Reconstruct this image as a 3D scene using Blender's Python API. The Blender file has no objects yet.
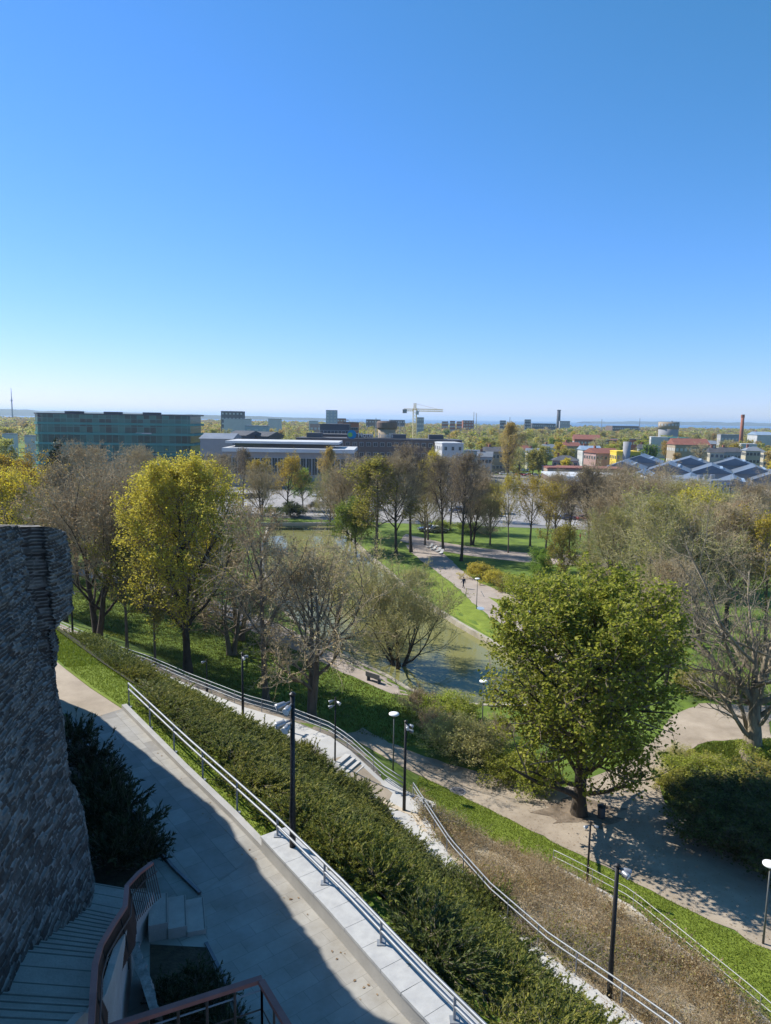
import bpy, math, random
import numpy as np
from mathutils import Vector, Matrix
from mathutils.bvhtree import BVHTree
from mathutils.geometry import delaunay_2d_cdt

R = math.radians
rnd = random.Random(7)
scn = bpy.context.scene
col = scn.collection

# ------------------------------------------------------------------ camera
FPX, W, H = 711.0, 771, 1024
ROLL = 0.016
CAMZ = 26.0
PITCH = math.atan(94.0 / FPX)
_F = Vector((0, math.cos(PITCH), -math.sin(PITCH)))
_U = Vector((0, math.sin(PITCH), math.cos(PITCH)))
_X = Vector((1, 0, 0))
CR = _X * math.cos(ROLL) + _U * math.sin(ROLL)
CU = -_X * math.sin(ROLL) + _U * math.cos(ROLL)
CAM = Vector((0, 0, CAMZ))


def ray(px, py):
    return _F + CR * ((px - W / 2) / FPX) - CU * ((py - H / 2) / FPX)


def P(px, py, z=0.0):
    """photo measurement -> point of the place on the level z"""
    d = ray(px, py)
    return CAM + d * ((z - CAMZ) / d.z)


def at_y(px, py, Y):
    d = ray(px, py)
    return CAM + d * (Y / d.y)


cam_d = bpy.data.cameras.new('camera')
cam_d.sensor_fit = 'VERTICAL'
cam_d.sensor_height = 36
cam_d.lens = FPX / H * 36
cam_d.clip_start = 0.1
cam_d.clip_end = 60000
cam = bpy.data.objects.new('camera', cam_d)
col.objects.link(cam)
mw = Matrix((CR, CU, -_F)).transposed().to_4x4()
mw.translation = CAM
cam.matrix_world = mw
scn.camera = cam

# ------------------------------------------------------------------ light
SUN_EL = R(43)
SUN_AZ = R(-63)          # from +Y towards +X
sv = Vector((math.sin(SUN_AZ) * math.cos(SUN_EL), math.cos(SUN_AZ) * math.cos(SUN_EL), math.sin(SUN_EL)))
sl = bpy.data.lights.new('sun', 'SUN')
sl.energy = 4.9
sl.angle = R(0.53)
sl.color = (1.0, 0.95, 0.86)
so = bpy.data.objects.new('sun', sl)
so.rotation_euler = (-sv).to_track_quat('-Z', 'Y').to_euler()
so.location = (0, 0, 90)
col.objects.link(so)
world = bpy.data.worlds.new('World')
scn.world = world
world.use_nodes = True
wn = world.node_tree
wn.nodes.clear()
sky = wn.nodes.new('ShaderNodeTexSky')
sky.sky_type = 'NISHITA'
sky.sun_disc = False
sky.sun_elevation = SUN_EL
sky.sun_rotation = SUN_AZ
sky.altitude = 50
sky.air_density = 1.0
sky.dust_density = 0.0
sky.ozone_density = 1.2
bg = wn.nodes.new('ShaderNodeBackground')
bg.inputs[1].default_value = 0.084
wo = wn.nodes.new('ShaderNodeOutputWorld')
# sky colour regraded channel by channel with tint, power and gain
sep = wn.nodes.new('ShaderNodeSeparateColor')
com = wn.nodes.new('ShaderNodeCombineColor')
wn.links.new(sky.outputs[0], sep.inputs[0])
for ch, (tint, pw, kk_) in enumerate(((0.70, 1.24, 1.0), (0.89, 0.844, 0.87), (1.24, 1.22, 1.16))):
    m1 = wn.nodes.new('ShaderNodeMath')
    m1.operation = 'MULTIPLY'
    m1.inputs[1].default_value = tint * 0.131
    m2 = wn.nodes.new('ShaderNodeMath')
    m2.operation = 'POWER'
    m2.inputs[1].default_value = pw
    m3 = wn.nodes.new('ShaderNodeMath')
    m3.operation = 'MULTIPLY'
    m3.inputs[1].default_value = kk_ / 0.131
    wn.links.new(sep.outputs[ch], m1.inputs[0])
    wn.links.new(m1.outputs[0], m2.inputs[0])
    wn.links.new(m2.outputs[0], m3.inputs[0])
    wn.links.new(m3.outputs[0], com.inputs[ch])
wn.links.new(com.outputs[0], bg.inputs[0])
wn.links.new(bg.outputs[0], wo.inputs[0])
scn.view_settings.view_transform = 'Standard'
scn.view_settings.look = 'None'
scn.view_settings.exposure = 0.66
scn.view_settings.gamma = 1.0
scn.view_settings.use_curve_mapping = False
scn.render.engine = 'CYCLES'
scn.cycles.use_denoising = True
scn.cycles.max_bounces = 6
scn.cycles.diffuse_bounces = 3
scn.cycles.glossy_bounces = 3
scn.cycles.transmission_bounces = 3
scn.cycles.volume_bounces = 0
scn.cycles.transparent_max_bounces = 6


# ------------------------------------------------------------------ materials
def new_mat(name):
    m = bpy.data.materials.new(name)
    m.use_nodes = True
    nt = m.node_tree
    b = nt.nodes['Principled BSDF']
    return m, nt, b


def mat(name, c1, c2=None, scale=1.0, rough=0.85, bump=0.0, bscale=None, metal=0.0, spec=0.3, detail=6, stretch=None, c3=None):
    """base colour varied by noise between c1 and c2, optional bump"""
    m, nt, b = new_mat(name)
    b.inputs['Roughness'].default_value = rough
    b.inputs['Metallic'].default_value = metal
    b.inputs['Specular IOR Level'].default_value = spec
    c2 = c2 or tuple(x * 0.8 for x in c1)
    tc = nt.nodes.new('ShaderNodeTexCoord')
    src = tc.outputs['Object']
    if stretch:
        mp = nt.nodes.new('ShaderNodeMapping')
        mp.inputs['Scale'].default_value = stretch
        nt.links.new(src, mp.inputs[0])
        src = mp.outputs[0]
    n = nt.nodes.new('ShaderNodeTexNoise')
    n.inputs['Scale'].default_value = scale
    n.inputs['Detail'].default_value = detail
    n.inputs['Roughness'].default_value = 0.65
    nt.links.new(src, n.inputs['Vector'])
    r = nt.nodes.new('ShaderNodeValToRGB')
    r.color_ramp.elements[0].position = 0.32
    r.color_ramp.elements[1].position = 0.68
    r.color_ramp.elements[0].color = (*c1, 1)
    r.color_ramp.elements[1].color = (*c2, 1)
    if c3:
        e = r.color_ramp.elements.new(0.5)
        e.color = (*c3, 1)
    nt.links.new(n.outputs['Fac'], r.inputs[0])
    nt.links.new(r.outputs[0], b.inputs['Base Color'])
    if bump:
        n2 = nt.nodes.new('ShaderNodeTexNoise')
        n2.inputs['Scale'].default_value = bscale or scale * 6
        n2.inputs['Detail'].default_value = 5
        nt.links.new(src, n2.inputs['Vector'])
        bp = nt.nodes.new('ShaderNodeBump')
        bp.inputs['Strength'].default_value = bump
        bp.inputs['Distance'].default_value = 0.05
        nt.links.new(n2.outputs['Fac'], bp.inputs['Height'])
        nt.links.new(bp.outputs[0], b.inputs['Normal'])
    return m


def leaf_mat(name, c1, c2, c3=None, trans=0.4, rough=0.6):
    """foliage: each leaf its own tone, light passes through"""
    m, nt, b = new_mat(name)
    b.inputs['Roughness'].default_value = rough
    b.inputs['Specular IOR Level'].default_value = 0.25
    g = nt.nodes.new('ShaderNodeNewGeometry')
    r = nt.nodes.new('ShaderNodeValToRGB')
    r.color_ramp.elements[0].color = (*c1, 1)
    r.color_ramp.elements[1].color = (*c2, 1)
    if c3:
        r.color_ramp.elements[1].color = (*c3, 1)
        e = r.color_ramp.elements.new(0.6)
        e.color = (*c2, 1)
    nt.links.new(g.outputs['Random Per Island'], r.inputs[0])
    oi = nt.nodes.new('ShaderNodeObjectInfo')
    hs = nt.nodes.new('ShaderNodeHueSaturation')
    mr = nt.nodes.new('ShaderNodeMapRange')
    mr.inputs['To Min'].default_value = 0.8
    mr.inputs['To Max'].default_value = 1.18
    nt.links.new(oi.outputs['Random'], mr.inputs[0])
    nt.links.new(mr.outputs[0], hs.inputs['Value'])
    mr2 = nt.nodes.new('ShaderNodeMapRange')
    mr2.inputs['To Min'].default_value = 0.485
    mr2.inputs['To Max'].default_value = 0.512
    nt.links.new(oi.outputs['Random'], mr2.inputs[0])
    nt.links.new(mr2.outputs[0], hs.inputs['Hue'])
    nt.links.new(r.outputs[0], hs.inputs['Color'])
    nt.links.new(hs.outputs[0], b.inputs['Base Color'])
    t = nt.nodes.new('ShaderNodeBsdfTranslucent')
    nt.links.new(hs.outputs[0], t.inputs['Color'])
    mx = nt.nodes.new('ShaderNodeMixShader')
    mx.inputs[0].default_value = trans
    nt.links.new(b.outputs[0], mx.inputs[1])
    nt.links.new(t.outputs[0], mx.inputs[2])
    nt.links.new(mx.outputs[0], nt.nodes['Material Output'].inputs['Surface'])
    return m


def pave_mat(name, cA, cB, cm, bw, bh, rot, mort=0.012, rough=0.8, bump=0.25, off=0.5, stain=None):
    """slab paving: brick texture turned along the path, each slab its own tone, with soft stains"""
    m, nt, b = new_mat(name)
    b.inputs['Roughness'].default_value = rough
    b.inputs['Specular IOR Level'].default_value = 0.3
    tc = nt.nodes.new('ShaderNodeTexCoord')
    mp = nt.nodes.new('ShaderNodeMapping')
    mp.inputs['Rotation'].default_value = (0, 0, rot)
    nt.links.new(tc.outputs['Object'], mp.inputs[0])
    br = nt.nodes.new('ShaderNodeTexBrick')
    br.inputs['Scale'].default_value = 1.0
    br.inputs['Brick Width'].default_value = bw
    br.inputs['Row Height'].default_value = bh
    br.inputs['Mortar Size'].default_value = mort
    br.inputs['Mortar Smooth'].default_value = 0.2
    br.inputs['Color1'].default_value = (*cA, 1)
    br.inputs['Color2'].default_value = (*cB, 1)
    br.inputs['Mortar'].default_value = (*cm, 1)
    br.offset = off
    nt.links.new(mp.outputs[0], br.inputs['Vector'])
    n = nt.nodes.new('ShaderNodeTexNoise')
    n.inputs['Scale'].default_value = 0.7
    n.inputs['Detail'].default_value = 8
    n.inputs['Roughness'].default_value = 0.7
    nt.links.new(tc.outputs['Object'], n.inputs['Vector'])
    mx = nt.nodes.new('ShaderNodeMix')
    mx.data_type = 'RGBA'
    mx.blend_type = 'MULTIPLY'
    mr = nt.nodes.new('ShaderNodeMapRange')
    mr.inputs['From Min'].default_value = 0.35
    mr.inputs['From Max'].default_value = 0.7
    mr.inputs['To Min'].default_value = 0.0
    mr.inputs['To Max'].default_value = 0.8
    nt.links.new(n.outputs['Fac'], mr.inputs[0])
    nt.links.new(mr.outputs[0], mx.inputs['Factor'])
    nt.links.new(br.outputs['Color'], mx.inputs['A'])
    mx.inputs['B'].default_value = (*(stain or (0.6, 0.56, 0.5)), 1)
    nt.links.new(mx.outputs['Result'], b.inputs['Base Color'])
    bp = nt.nodes.new('ShaderNodeBump')
    bp.inputs['Strength'].default_value = bump
    bp.inputs['Distance'].default_value = 0.02
    bp.invert = True
    nt.links.new(br.outputs['Fac'], bp.inputs['Height'])
    nt.links.new(bp.outputs[0], b.inputs['Normal'])
    return m


# ------------------------------------------------------------------ mesh builder
def norm(a):
    return a / np.maximum(np.linalg.norm(a, axis=-1, keepdims=True), 1e-9)


def tube_geo(pts, rad, sides):
    """pts (N,P,3), rad (N,P) -> verts, quads"""
    N, Pn, _ = pts.shape
    tan = np.gradient(pts, axis=1)
    tan = norm(tan)
    mean = norm(pts[:, -1] - pts[:, 0])
    ref = np.where(np.abs(mean[:, 2:3]) > 0.8, np.array([[1.0, 0, 0]]), np.array([[0, 0, 1.0]]))
    ref = np.repeat(ref[:, None, :], Pn, axis=1)
    n1 = norm(ref - (ref * tan).sum(-1, keepdims=True) * tan)
    n2 = np.cross(tan, n1)
    a = np.arange(sides) * 2 * math.pi / sides
    v = pts[:, :, None, :] + rad[:, :, None, None] * (np.cos(a)[None, None, :, None] * n1[:, :, None, :] + np.sin(a)[None, None, :, None] * n2[:, :, None, :])
    v = v.reshape(-1, 3)
    i = np.arange(N)[:, None, None] * Pn * sides
    j = np.arange(Pn - 1)[None, :, None] * sides
    k = np.arange(sides)[None, None, :]
    k2 = (k + 1) % sides
    q = np.stack([i + j + k, i + j + k2, i + j + sides + k2, i + j + sides + k], -1).reshape(-1, 4)
    return v, q


class MB:
    def __init__(s):
        s.v, s.f, s.n = [], [], 0

    def add(s, v, f, mi=0):
        v = np.asarray(v, float).reshape(-1, 3)
        f = np.asarray(f, np.int64)
        s.v.append(v)
        s.f.append((f + s.n, mi))
        s.n += len(v)
        return s

    def box(s, c, d, rz=0.0, mi=0, top=1.0):
        """box centred at c of size d; top scales the upper face"""
        x, y, z = d[0] / 2, d[1] / 2, d[2] / 2
        v = np.array([[-x, -y, -z], [x, -y, -z], [x, y, -z], [-x, y, -z], [-x * top, -y * top, z], [x * top, -y * top, z], [x * top, y * top, z], [-x * top, y * top, z]])
        cc, ss = math.cos(rz), math.sin(rz)
        v = v @ np.array([[cc, ss, 0], [-ss, cc, 0], [0, 0, 1]]) + np.array(c)
        return s.add(v, [[0, 3, 2, 1], [4, 5, 6, 7], [0, 1, 5, 4], [1, 2, 6, 5], [2, 3, 7, 6], [3, 0, 4, 7]], mi)

    def tube(s, pts, r, sides=8, mi=0, cap=True):
        pts = np.array([[p[0], p[1], p[2]] for p in pts], float)
        rr = np.full(len(pts), r, float) if np.isscalar(r) else np.array(r, float)
        v, q = tube_geo(pts[None], rr[None], sides)
        s.add(v, q, mi)
        if cap:
            n = len(pts)
            s.f.append((np.array([list(range(sides))[::-1]]) + s.n - len(v), mi))
            s.f.append((np.array([list(range((n - 1) * sides, n * sides))]) + s.n - len(v), mi))
        return s

    def prism(s, poly, z0, z1, mi=0):
        """upright prism on a plan polygon; z0/z1 scalars or per-vertex lists"""
        n = len(poly)
        z0 = [z0] * n if np.isscalar(z0) else z0
        z1 = [z1] * n if np.isscalar(z1) else z1
        v = [(p[0], p[1], z0[i]) for i, p in enumerate(poly)] + [(p[0], p[1], z1[i]) for i, p in enumerate(poly)]
        base = s.n
        s.add(v, [[i, (i + 1) % n, n + (i + 1) % n, n + i] for i in range(n)], mi)
        s.f.append((np.array([list(range(n))[::-1]]) + base, mi))
        s.f.append((np.array([list(range(n, 2 * n))]) + base, mi))
        return s

    def strip(s, pts, w, h, mi=0, up=0.0):
        """rectangular bar following a polyline: w across (horizontal), h high, standing on the line raised by up"""
        p = np.array([[a[0], a[1], a[2]] for a in pts], float)
        t = np.gradient(p, axis=0)
        t[:, 2] = 0
        t = norm(t)
        nrm = np.stack([-t[:, 1], t[:, 0], 0 * t[:, 0]], -1)
        a = p + nrm * w / 2
        b = p - nrm * w / 2
        z = np.array([0, 0, 1.0])
        v = np.stack([a + z * up, b + z * up, b + z * (up + h), a + z * (up + h)], 1).reshape(-1, 3)
        n = len(p)
        q = []
        for i in range(n - 1):
            for k in range(4):
                k2 = (k + 1) % 4
                q.append([4 * i + k, 4 * i + k2, 4 * i + 4 + k2, 4 * i + 4 + k])
        q.append([0, 3, 2, 1])
        q.append([4 * n - 4, 4 * n - 3, 4 * n - 2, 4 * n - 1])
        return s.add(v, q, mi)

    def mesh(s, name, mats, smooth=False):
        me = bpy.data.meshes.new(name)
        v = np.concatenate(s.v)
        me.vertices.add(len(v))
        me.vertices.foreach_set('co', v.astype(np.float32).ravel())
        sizes = np.concatenate([np.full(len(f), f.shape[1], np.int32) for f, _ in s.f])
        loops = np.concatenate([f.ravel() for f, _ in s.f]).astype(np.int32)
        mi = np.concatenate([np.full(len(f), m, np.int32) for f, m in s.f])
        me.loops.add(len(loops))
        me.loops.foreach_set('vertex_index', loops)
        me.polygons.add(len(sizes))
        st = np.concatenate([[0], np.cumsum(sizes)[:-1]]).astype(np.int32)
        me.polygons.foreach_set('loop_start', st)
        me.polygons.foreach_set('loop_total', sizes)
        me.polygons.foreach_set('material_index', mi)
        me.polygons.foreach_set('use_smooth', np.full(len(sizes), bool(smooth)))
        for m in (mats if isinstance(mats, (list, tuple)) else [mats]):
            me.materials.append(m)
        me.update(calc_edges=True)
        return me

    def build(s, name, mats, parent=None, smooth=False):
        return link(name, s.mesh(name, mats, smooth), parent)


def link(name, me, parent=None, loc=None, rz=None, scale=None):
    o = bpy.data.objects.new(name, me)
    col.objects.link(o)
    if parent:
        o.parent = parent
    if loc is not None:
        o.location = loc
    if rz is not None:
        o.rotation_euler = (0, 0, rz)
    if scale is not None:
        o.scale = scale
    return o


def tag(o, label=None, cat=None, group=None, kind=None):
    for k, v in (('label', label), ('category', cat), ('group', group), ('kind', kind)):
        if v:
            o[k] = v
    return o


def thing(name, label, cat, loc=(0, 0, 0), rz=0.0, group=None):
    o = bpy.data.objects.new(name, None)
    o.empty_display_size = 0.3
    col.objects.link(o)
    o.location = loc
    o.rotation_euler = (0, 0, rz)
    return tag(o, label, cat, group)


def children(o):
    return [c for c in KIDS.get(o.name, [])] or list(o.children)


KIDS = {}


def copy_tree(o, parent=None):
    c = o.copy()
    col.objects.link(c)
    if parent:
        c.parent = parent
    for ch in o.children:
        copy_tree(ch, c)
    return c


def offset(poly, d):
    """shift an open plan polyline by d to its left side"""
    p = np.array([[a[0], a[1]] for a in poly], float)
    t = norm(np.gradient(p, axis=0))
    return p + np.stack([-t[:, 1], t[:, 0]], -1) * d


def resample(pts, step):
    p = np.array([[a[0], a[1], a[2]] for a in pts], float)
    s = np.concatenate([[0], np.cumsum(np.linalg.norm(np.diff(p, axis=0), axis=1))])
    n = max(2, int(round(s[-1] / step)) + 1)
    u = np.linspace(0, s[-1], n)
    return np.stack([np.interp(u, s, p[:, i]) for i in range(3)], -1)
# ------------------------------------------------------------------ terrain from break lines
def pl(pts, z=None):
    return [tuple(P(a[0], a[1], z if z is not None else a[2])) for a in pts]


UP_OUT = [(-45, 62, 13), (-26, 46, 13)] + pl([(64, 668), (90, 688), (122, 709), (180, 769), (232, 820), (262, 852), (330, 928), (400, 1011)], 13) + [(3.2, 10.5, 13), (6.5, 4, 13), (8.5, -8, 13)]
_o = offset(UP_OUT, 2.0)
UP_SL = [(a[0], a[1], 12.7) for a in _o]
RAMP_IN = [(-75, 96, 3.6), (-50, 82, 3.3)] + pl([(62, 648, 3.1), (100, 664, 3.1), (150, 690, 3.1), (200, 719, 3.1), (245, 737, 3.0), (300, 763, 2.9), (345, 783, 2.5), (385, 803, 2.0)])
RB_OUT = pl([(413, 799, 1.9), (450, 858, 2.7), (490, 905, 3.4), (548, 958, 4.1), (615, 1006, 4.8), (670, 1047, 5.3)]) + [(13.0, 15, 6), (16, 6, 6.6), (17.5, -8, 7)]
_o = offset(RB_OUT, -1.9)
RB_IN = [(a[0], a[1], RB_OUT[i][2]) for i, a in enumerate(_o)]
INNER = RAMP_IN + RB_IN[1:]
RAMP_OUT = [(-75, 99.5, 3.6), (-50, 85.5, 3.3)] + pl([(60, 631, 3.0), (75, 638, 3.0), (110, 654, 3.0), (150, 668, 3.0), (190, 686, 3.0), (245, 708, 3.0), (290, 721, 3.0), (330, 737, 3.0), (350, 751, 2.8), (383, 781, 2.1), (404, 795, 1.9)])
OUTER = RAMP_OUT + RB_OUT
FENCE = pl([(412, 796, 1.2), (440, 812, .9), (500, 845, .6), (553, 867, .5), (571, 876, .5), (630, 908, .5), (690, 958, .5), (745, 1004, .5)]) + [(19.5, 21, .5), (24, 10, .5), (27, -8, .5)]
FOOT = [(-80, 118, .2), (-55, 103, .1)] + pl([(55, 603), (110, 630), (150, 647), (190, 667), (245, 690), (300, 708), (345, 731), (374, 752), (420, 776), (500, 815), (580, 856), (680, 906), (771, 951)], 0.02) + [(24, 26, 0), (30, 12, 0), (34, -8, 0)]
POND = pl([(268, 524), (261, 545), (262, 570), (276, 605), (300, 627), (330, 650), (360, 664), (385, 676), (408, 690), (440, 702), (482, 706), (560, 706), (600, 690), (590, 672), (555, 672), (512, 652), (492, 640), (460, 622), (430, 603), (408, 588), (392, 572), (372, 556), (356, 542), (348, 528), (330, 522)], -0.25)


def inset(poly, d):
    p = np.array([[a[0], a[1]] for a in poly])
    nx, pv = np.roll(p, -1, 0), np.roll(p, 1, 0)
    t = norm(nx - pv)
    ar = 0.5 * np.sum(p[:, 0] * nx[:, 1] - nx[:, 0] * p[:, 1])
    s = 1 if ar > 0 else -1
    return p + s * np.stack([-t[:, 1], t[:, 0]], -1) * d


POND_BED = [(a[0], a[1], -1.9) for a in inset(POND, 0.9)]
POND_BANK = [(a[0], a[1], 0.0) for a in inset(POND, -1.2)]
CDT_P, CDT_E = [], []


def cdt_line(pts, closed=False):
    pts = [tuple(p) for p in pts]
    dense = []
    n = len(pts)
    for i in range(n if closed else n - 1):
        a, b = np.array(pts[i]), np.array(pts[(i + 1) % n])
        k = max(1, int(np.linalg.norm(b - a) / 4))
        for j in range(k):
            dense.append(tuple(a + (b - a) * j / k))
    if not closed:
        dense.append(pts[-1])
    s = len(CDT_P)
    CDT_P.extend(dense)
    m = len(dense)
    CDT_E.extend([(s + i, s + (i + 1) % m) for i in range(m if closed else m - 1)])


for line in (UP_OUT, UP_SL, INNER, OUTER, FENCE, FOOT):
    cdt_line(line)
cdt_line(POND, True)
cdt_line(POND_BED, True)
cdt_line(POND_BANK, True)
for p in [(-90, -8, 13), (-90, 60, 13), (60, -8, 0), (60, 60, 0), (-100, 130, 0), (90, 130, 0), (-100, 220, 0), (120, 220, 0), (-9000, 600, 0), (9000, 600, 0), (-9000, -8, 13), (9000, -8, 0), (-9000, 2600, 0), (9000, 2600, 0), (-1500, 2500, 0), (1500, 2550, 0)]:
    CDT_P.append(p)
_v, _e, _f, _ov, _oe, _of = delaunay_2d_cdt([Vector((p[0], p[1])) for p in CDT_P], CDT_E, [], 0, 1e-5)
_tz = []
cp = np.array(CDT_P)
for i, v in enumerate(_v):
    if _ov[i]:
        _tz.append(CDT_P[_ov[i][0]][2])
    else:
        d = np.hypot(cp[:, 0] - v[0], cp[:, 1] - v[1])
        k = np.argsort(d)[:2]
        _tz.append(float((cp[k, 2] / (d[k] + 1e-3)).sum() / (1 / (d[k] + 1e-3)).sum()))
        print('terrain crossing at', v[:], _tz[-1])
TV = [(v[0], v[1], z) for v, z in zip(_v, _tz)]
TF = [tuple(f) for f in _f]
BVH = BVHTree.FromPolygons(TV, TF)


def hz(x, y):
    h = BVH.ray_cast(Vector((x, y, 200)), Vector((0, 0, -1)))
    return h[0].z if h[0] else 0.0


def G(px, py):
    """photo measurement -> point of the terrain"""
    h = BVH.ray_cast(CAM, ray(px, py).normalized())
    return h[0]


def inside(poly, x, y):
    c = False
    n = len(poly)
    j = n - 1
    for i in range(n):
        xi, yi, xj, yj = poly[i][0], poly[i][1], poly[j][0], poly[j][1]
        if (yi > y) != (yj > y) and x < (xj - xi) * (y - yi) / (yj - yi) + xi:
            c = not c
        j = i
    return c


def sheet_geo(poly, res, zf, rough=0.0):
    """triangulated sheet over a plan polygon"""
    poly = [(p[0], p[1]) for p in poly]
    b = []
    n = len(poly)
    for i in range(n):
        a, c = np.array(poly[i]), np.array(poly[(i + 1) % n])
        k = max(1, int(np.linalg.norm(c - a) / res))
        for j in range(k):
            b.append(tuple(a + (c - a) * j / k))
    if rough:
        b = [(x + rnd.gauss(0, rough), y + rnd.gauss(0, rough)) for x, y in b]
    pts = [Vector(p) for p in b]
    m = len(pts)
    xs, ys = [p[0] for p in poly], [p[1] for p in poly]
    x = min(xs) + res * 0.37
    while x < max(xs):
        y = min(ys) + res * 0.37
        while y < max(ys):
            if inside(poly, x, y):
                pts.append(Vector((x, y)))
            y += res
        x += res
    v, e, f, *_ = delaunay_2d_cdt(pts, [], [list(range(m))], 1, 1e-5)
    return [(p[0], p[1], zf(p[0], p[1])) for p in v], [tuple(q) for q in f]


def sheet(name, poly, m, dz=0.03, res=1.0, z=None, kind='structure', rough=0.0):
    v, f = sheet_geo(poly, res, (lambda x, y: z) if z is not None else (lambda x, y: hz(x, y) + dz), rough)
    me = bpy.data.meshes.new(name)
    me.from_pydata(v, [], f)
    up = sum(p.normal.z for p in me.polygons)
    if up < 0:
        me.flip_normals()
    me.materials.append(m)
    o = link(name, me)
    tag(o, kind=kind)
    return o


M = {}
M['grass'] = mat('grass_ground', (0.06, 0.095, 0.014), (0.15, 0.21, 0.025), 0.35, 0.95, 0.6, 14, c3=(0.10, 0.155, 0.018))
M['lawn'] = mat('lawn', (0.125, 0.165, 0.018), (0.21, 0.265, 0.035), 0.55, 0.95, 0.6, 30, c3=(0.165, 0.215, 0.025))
M['gravel'] = mat('gravel_path', (0.24, 0.195, 0.145), (0.40, 0.335, 0.26), 0.35, 0.95, 0.35, 40)
M['farpath'] = mat('park_path', (0.28, 0.235, 0.20), (0.37, 0.315, 0.275), 0.5, 0.95, 0.2, 30)
M['soil'] = mat('soil', (0.035, 0.027, 0.018), (0.09, 0.07, 0.045), 2.5, 0.95, 0.8, 14)
M['drysoil'] = mat('dry_soil', (0.36, 0.29, 0.19), (0.50, 0.42, 0.30), 1.5, 0.95, 0.8, 12)
M['asphalt'] = mat('asphalt', (0.13, 0.13, 0.135), (0.21, 0.205, 0.20), 0.08, 0.9, 0.1, 4)
M['plaza'] = mat('plaza_paving', (0.22, 0.21, 0.205), (0.34, 0.325, 0.315), 0.10, 0.9)
M['concrete'] = mat('concrete', (0.30, 0.29, 0.27), (0.38, 0.365, 0.34), 1.2, 0.8, 0.15, 25)
M['ramp'] = mat('ramp_concrete', (0.38, 0.37, 0.355), (0.46, 0.45, 0.43), 0.6, 0.8, 0.12, 20)
M['water'] = None
wm, nt, b = new_mat('pond_water')
b.inputs['Base Color'].default_value = (0.19, 0.185, 0.07, 1)
b.inputs['Roughness'].default_value = 0.06
b.inputs['IOR'].default_value = 1.33
b.inputs['Specular IOR Level'].default_value = 0.3
tc = nt.nodes.new('ShaderNodeTexCoord')
nz = nt.nodes.new('ShaderNodeTexNoise')
nz.inputs['Scale'].default_value = 1.6
nz.inputs['Detail'].default_value = 3
bp = nt.nodes.new('ShaderNodeBump')
bp.inputs['Strength'].default_value = 0.05
bp.inputs['Distance'].default_value = 0.1
nt.links.new(tc.outputs['Object'], nz.inputs['Vector'])
nt.links.new(nz.outputs['Fac'], bp.inputs['Height'])
nt.links.new(bp.outputs[0], b.inputs['Normal'])
M['water'] = wm
sm, nt, b = new_mat('sea_water')
b.inputs['Base Color'].default_value = (0.05, 0.13, 0.25, 1)
b.inputs['Roughness'].default_value = 0.45
M['sea'] = sm
M['hill'] = mat('wooded_hill', (0.035, 0.05, 0.03), (0.06, 0.075, 0.04), 0.01, 1.0)

me = bpy.data.meshes.new('ground')
me.from_pydata(TV, [], TF)
if sum(p.normal.z for p in me.polygons) < 0:
    me.flip_normals()
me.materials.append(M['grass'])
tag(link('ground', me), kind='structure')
sheet('pond_water', [(a[0], a[1]) for a in inset(POND, 0.25)], M['water'], z=-0.85, res=6)
# stone edging of the pond
mb = MB()
mb.strip([(a[0], a[1], -0.95) for a in inset(POND, 0.18)] + [(inset(POND, 0.18)[0][0], inset(POND, 0.18)[0][1], -0.95)], 0.45, 0.78)
tag(mb.build('pond_kerb', mat('kerb_stone', (0.26, 0.23, 0.18), (0.42, 0.38, 0.31), 0.8, 0.9, 0.5, 8)), kind='structure')

# sea and distant shores
mb = MB().add([(-30000, 2300, -3), (30000, 2300, -3), (30000, 34000, -3), (-30000, 34000, -3)], [[0, 1, 2, 3]])
tag(mb.build('sea', M['sea']), kind='structure')


def hill(name, x0, x1, y, hf, depth):
    xs = np.linspace(x0, x1, 90)
    prof = [(0, 0), (.25, .8), (.5, 1), (.8, .7), (1, 0)]
    v, f = [], []
    for i, x in enumerate(xs):
        h = hf((x - x0) / (x1 - x0)) * (1 + 0.10 * math.sin(i * .9) + 0.07 * math.sin(i * 2.3 + 1))
        for (a, c) in prof:
            v.append((x, y + a * depth, -3.5 + c * (h + 3.5)))
    k = len(prof)
    for i in range(len(xs) - 1):
        for j in range(k - 1):
            f.append([i * k + j, (i + 1) * k + j, (i + 1) * k + j + 1, i * k + j + 1])
    tag(MB().add(v, f).build(name, M['hill'], smooth=True), kind='structure')


hill('far_hills', -7000, -350, 5600, lambda t: 10 + 72 * (1 - t) ** 0.8, 1200)
hill('far_headland', 2600, 9000, 9000, lambda t: 22 * min(1, t * 6) + 20, 900)

# ------------------------------------------------------------------ ground sheets of the park
gp = lambda pts: [tuple(G(*p)) for p in pts]
FT = FOOT
LOWER = gp([(346, 734), (374, 752), (420, 776), (500, 815), (580, 855), (680, 905), (771, 950)]) + [(25, 27, 0), (33, 16, 0), (40, 20, 0), (34, 34, 0)] + gp([(771, 880), (720, 848), (690, 822), (664, 802), (660, 786), (672, 768), (684, 752), (705, 742), (771, 738), (771, 706), (700, 704), (672, 716), (655, 738), (640, 756), (610, 770), (560, 790), (520, 782), (470, 770), (425, 757), (390, 742), (362, 728)])
sheet('gravel_path', LOWER, M['gravel'], 0.03, 0.8, rough=.09)
i0 = 0
STRIP = [f for f in FENCE] + [(34, -8, 0)] + [f for f in FOOT[::-1] if f[0] > 2 and f[1] < 50]
sheet('grass_strip', STRIP, M['lawn'], 0.02, 0.8)
DRY = [f for f in RB_OUT] + [f for f in FENCE[::-1]]
sheet('dry_slope_soil', DRY, M['drysoil'], 0.08, 0.8, rough=.09)
SLOPE = [f for f in UP_SL[1:]] + [f for f in INNER[::-1][:-1]]
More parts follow.
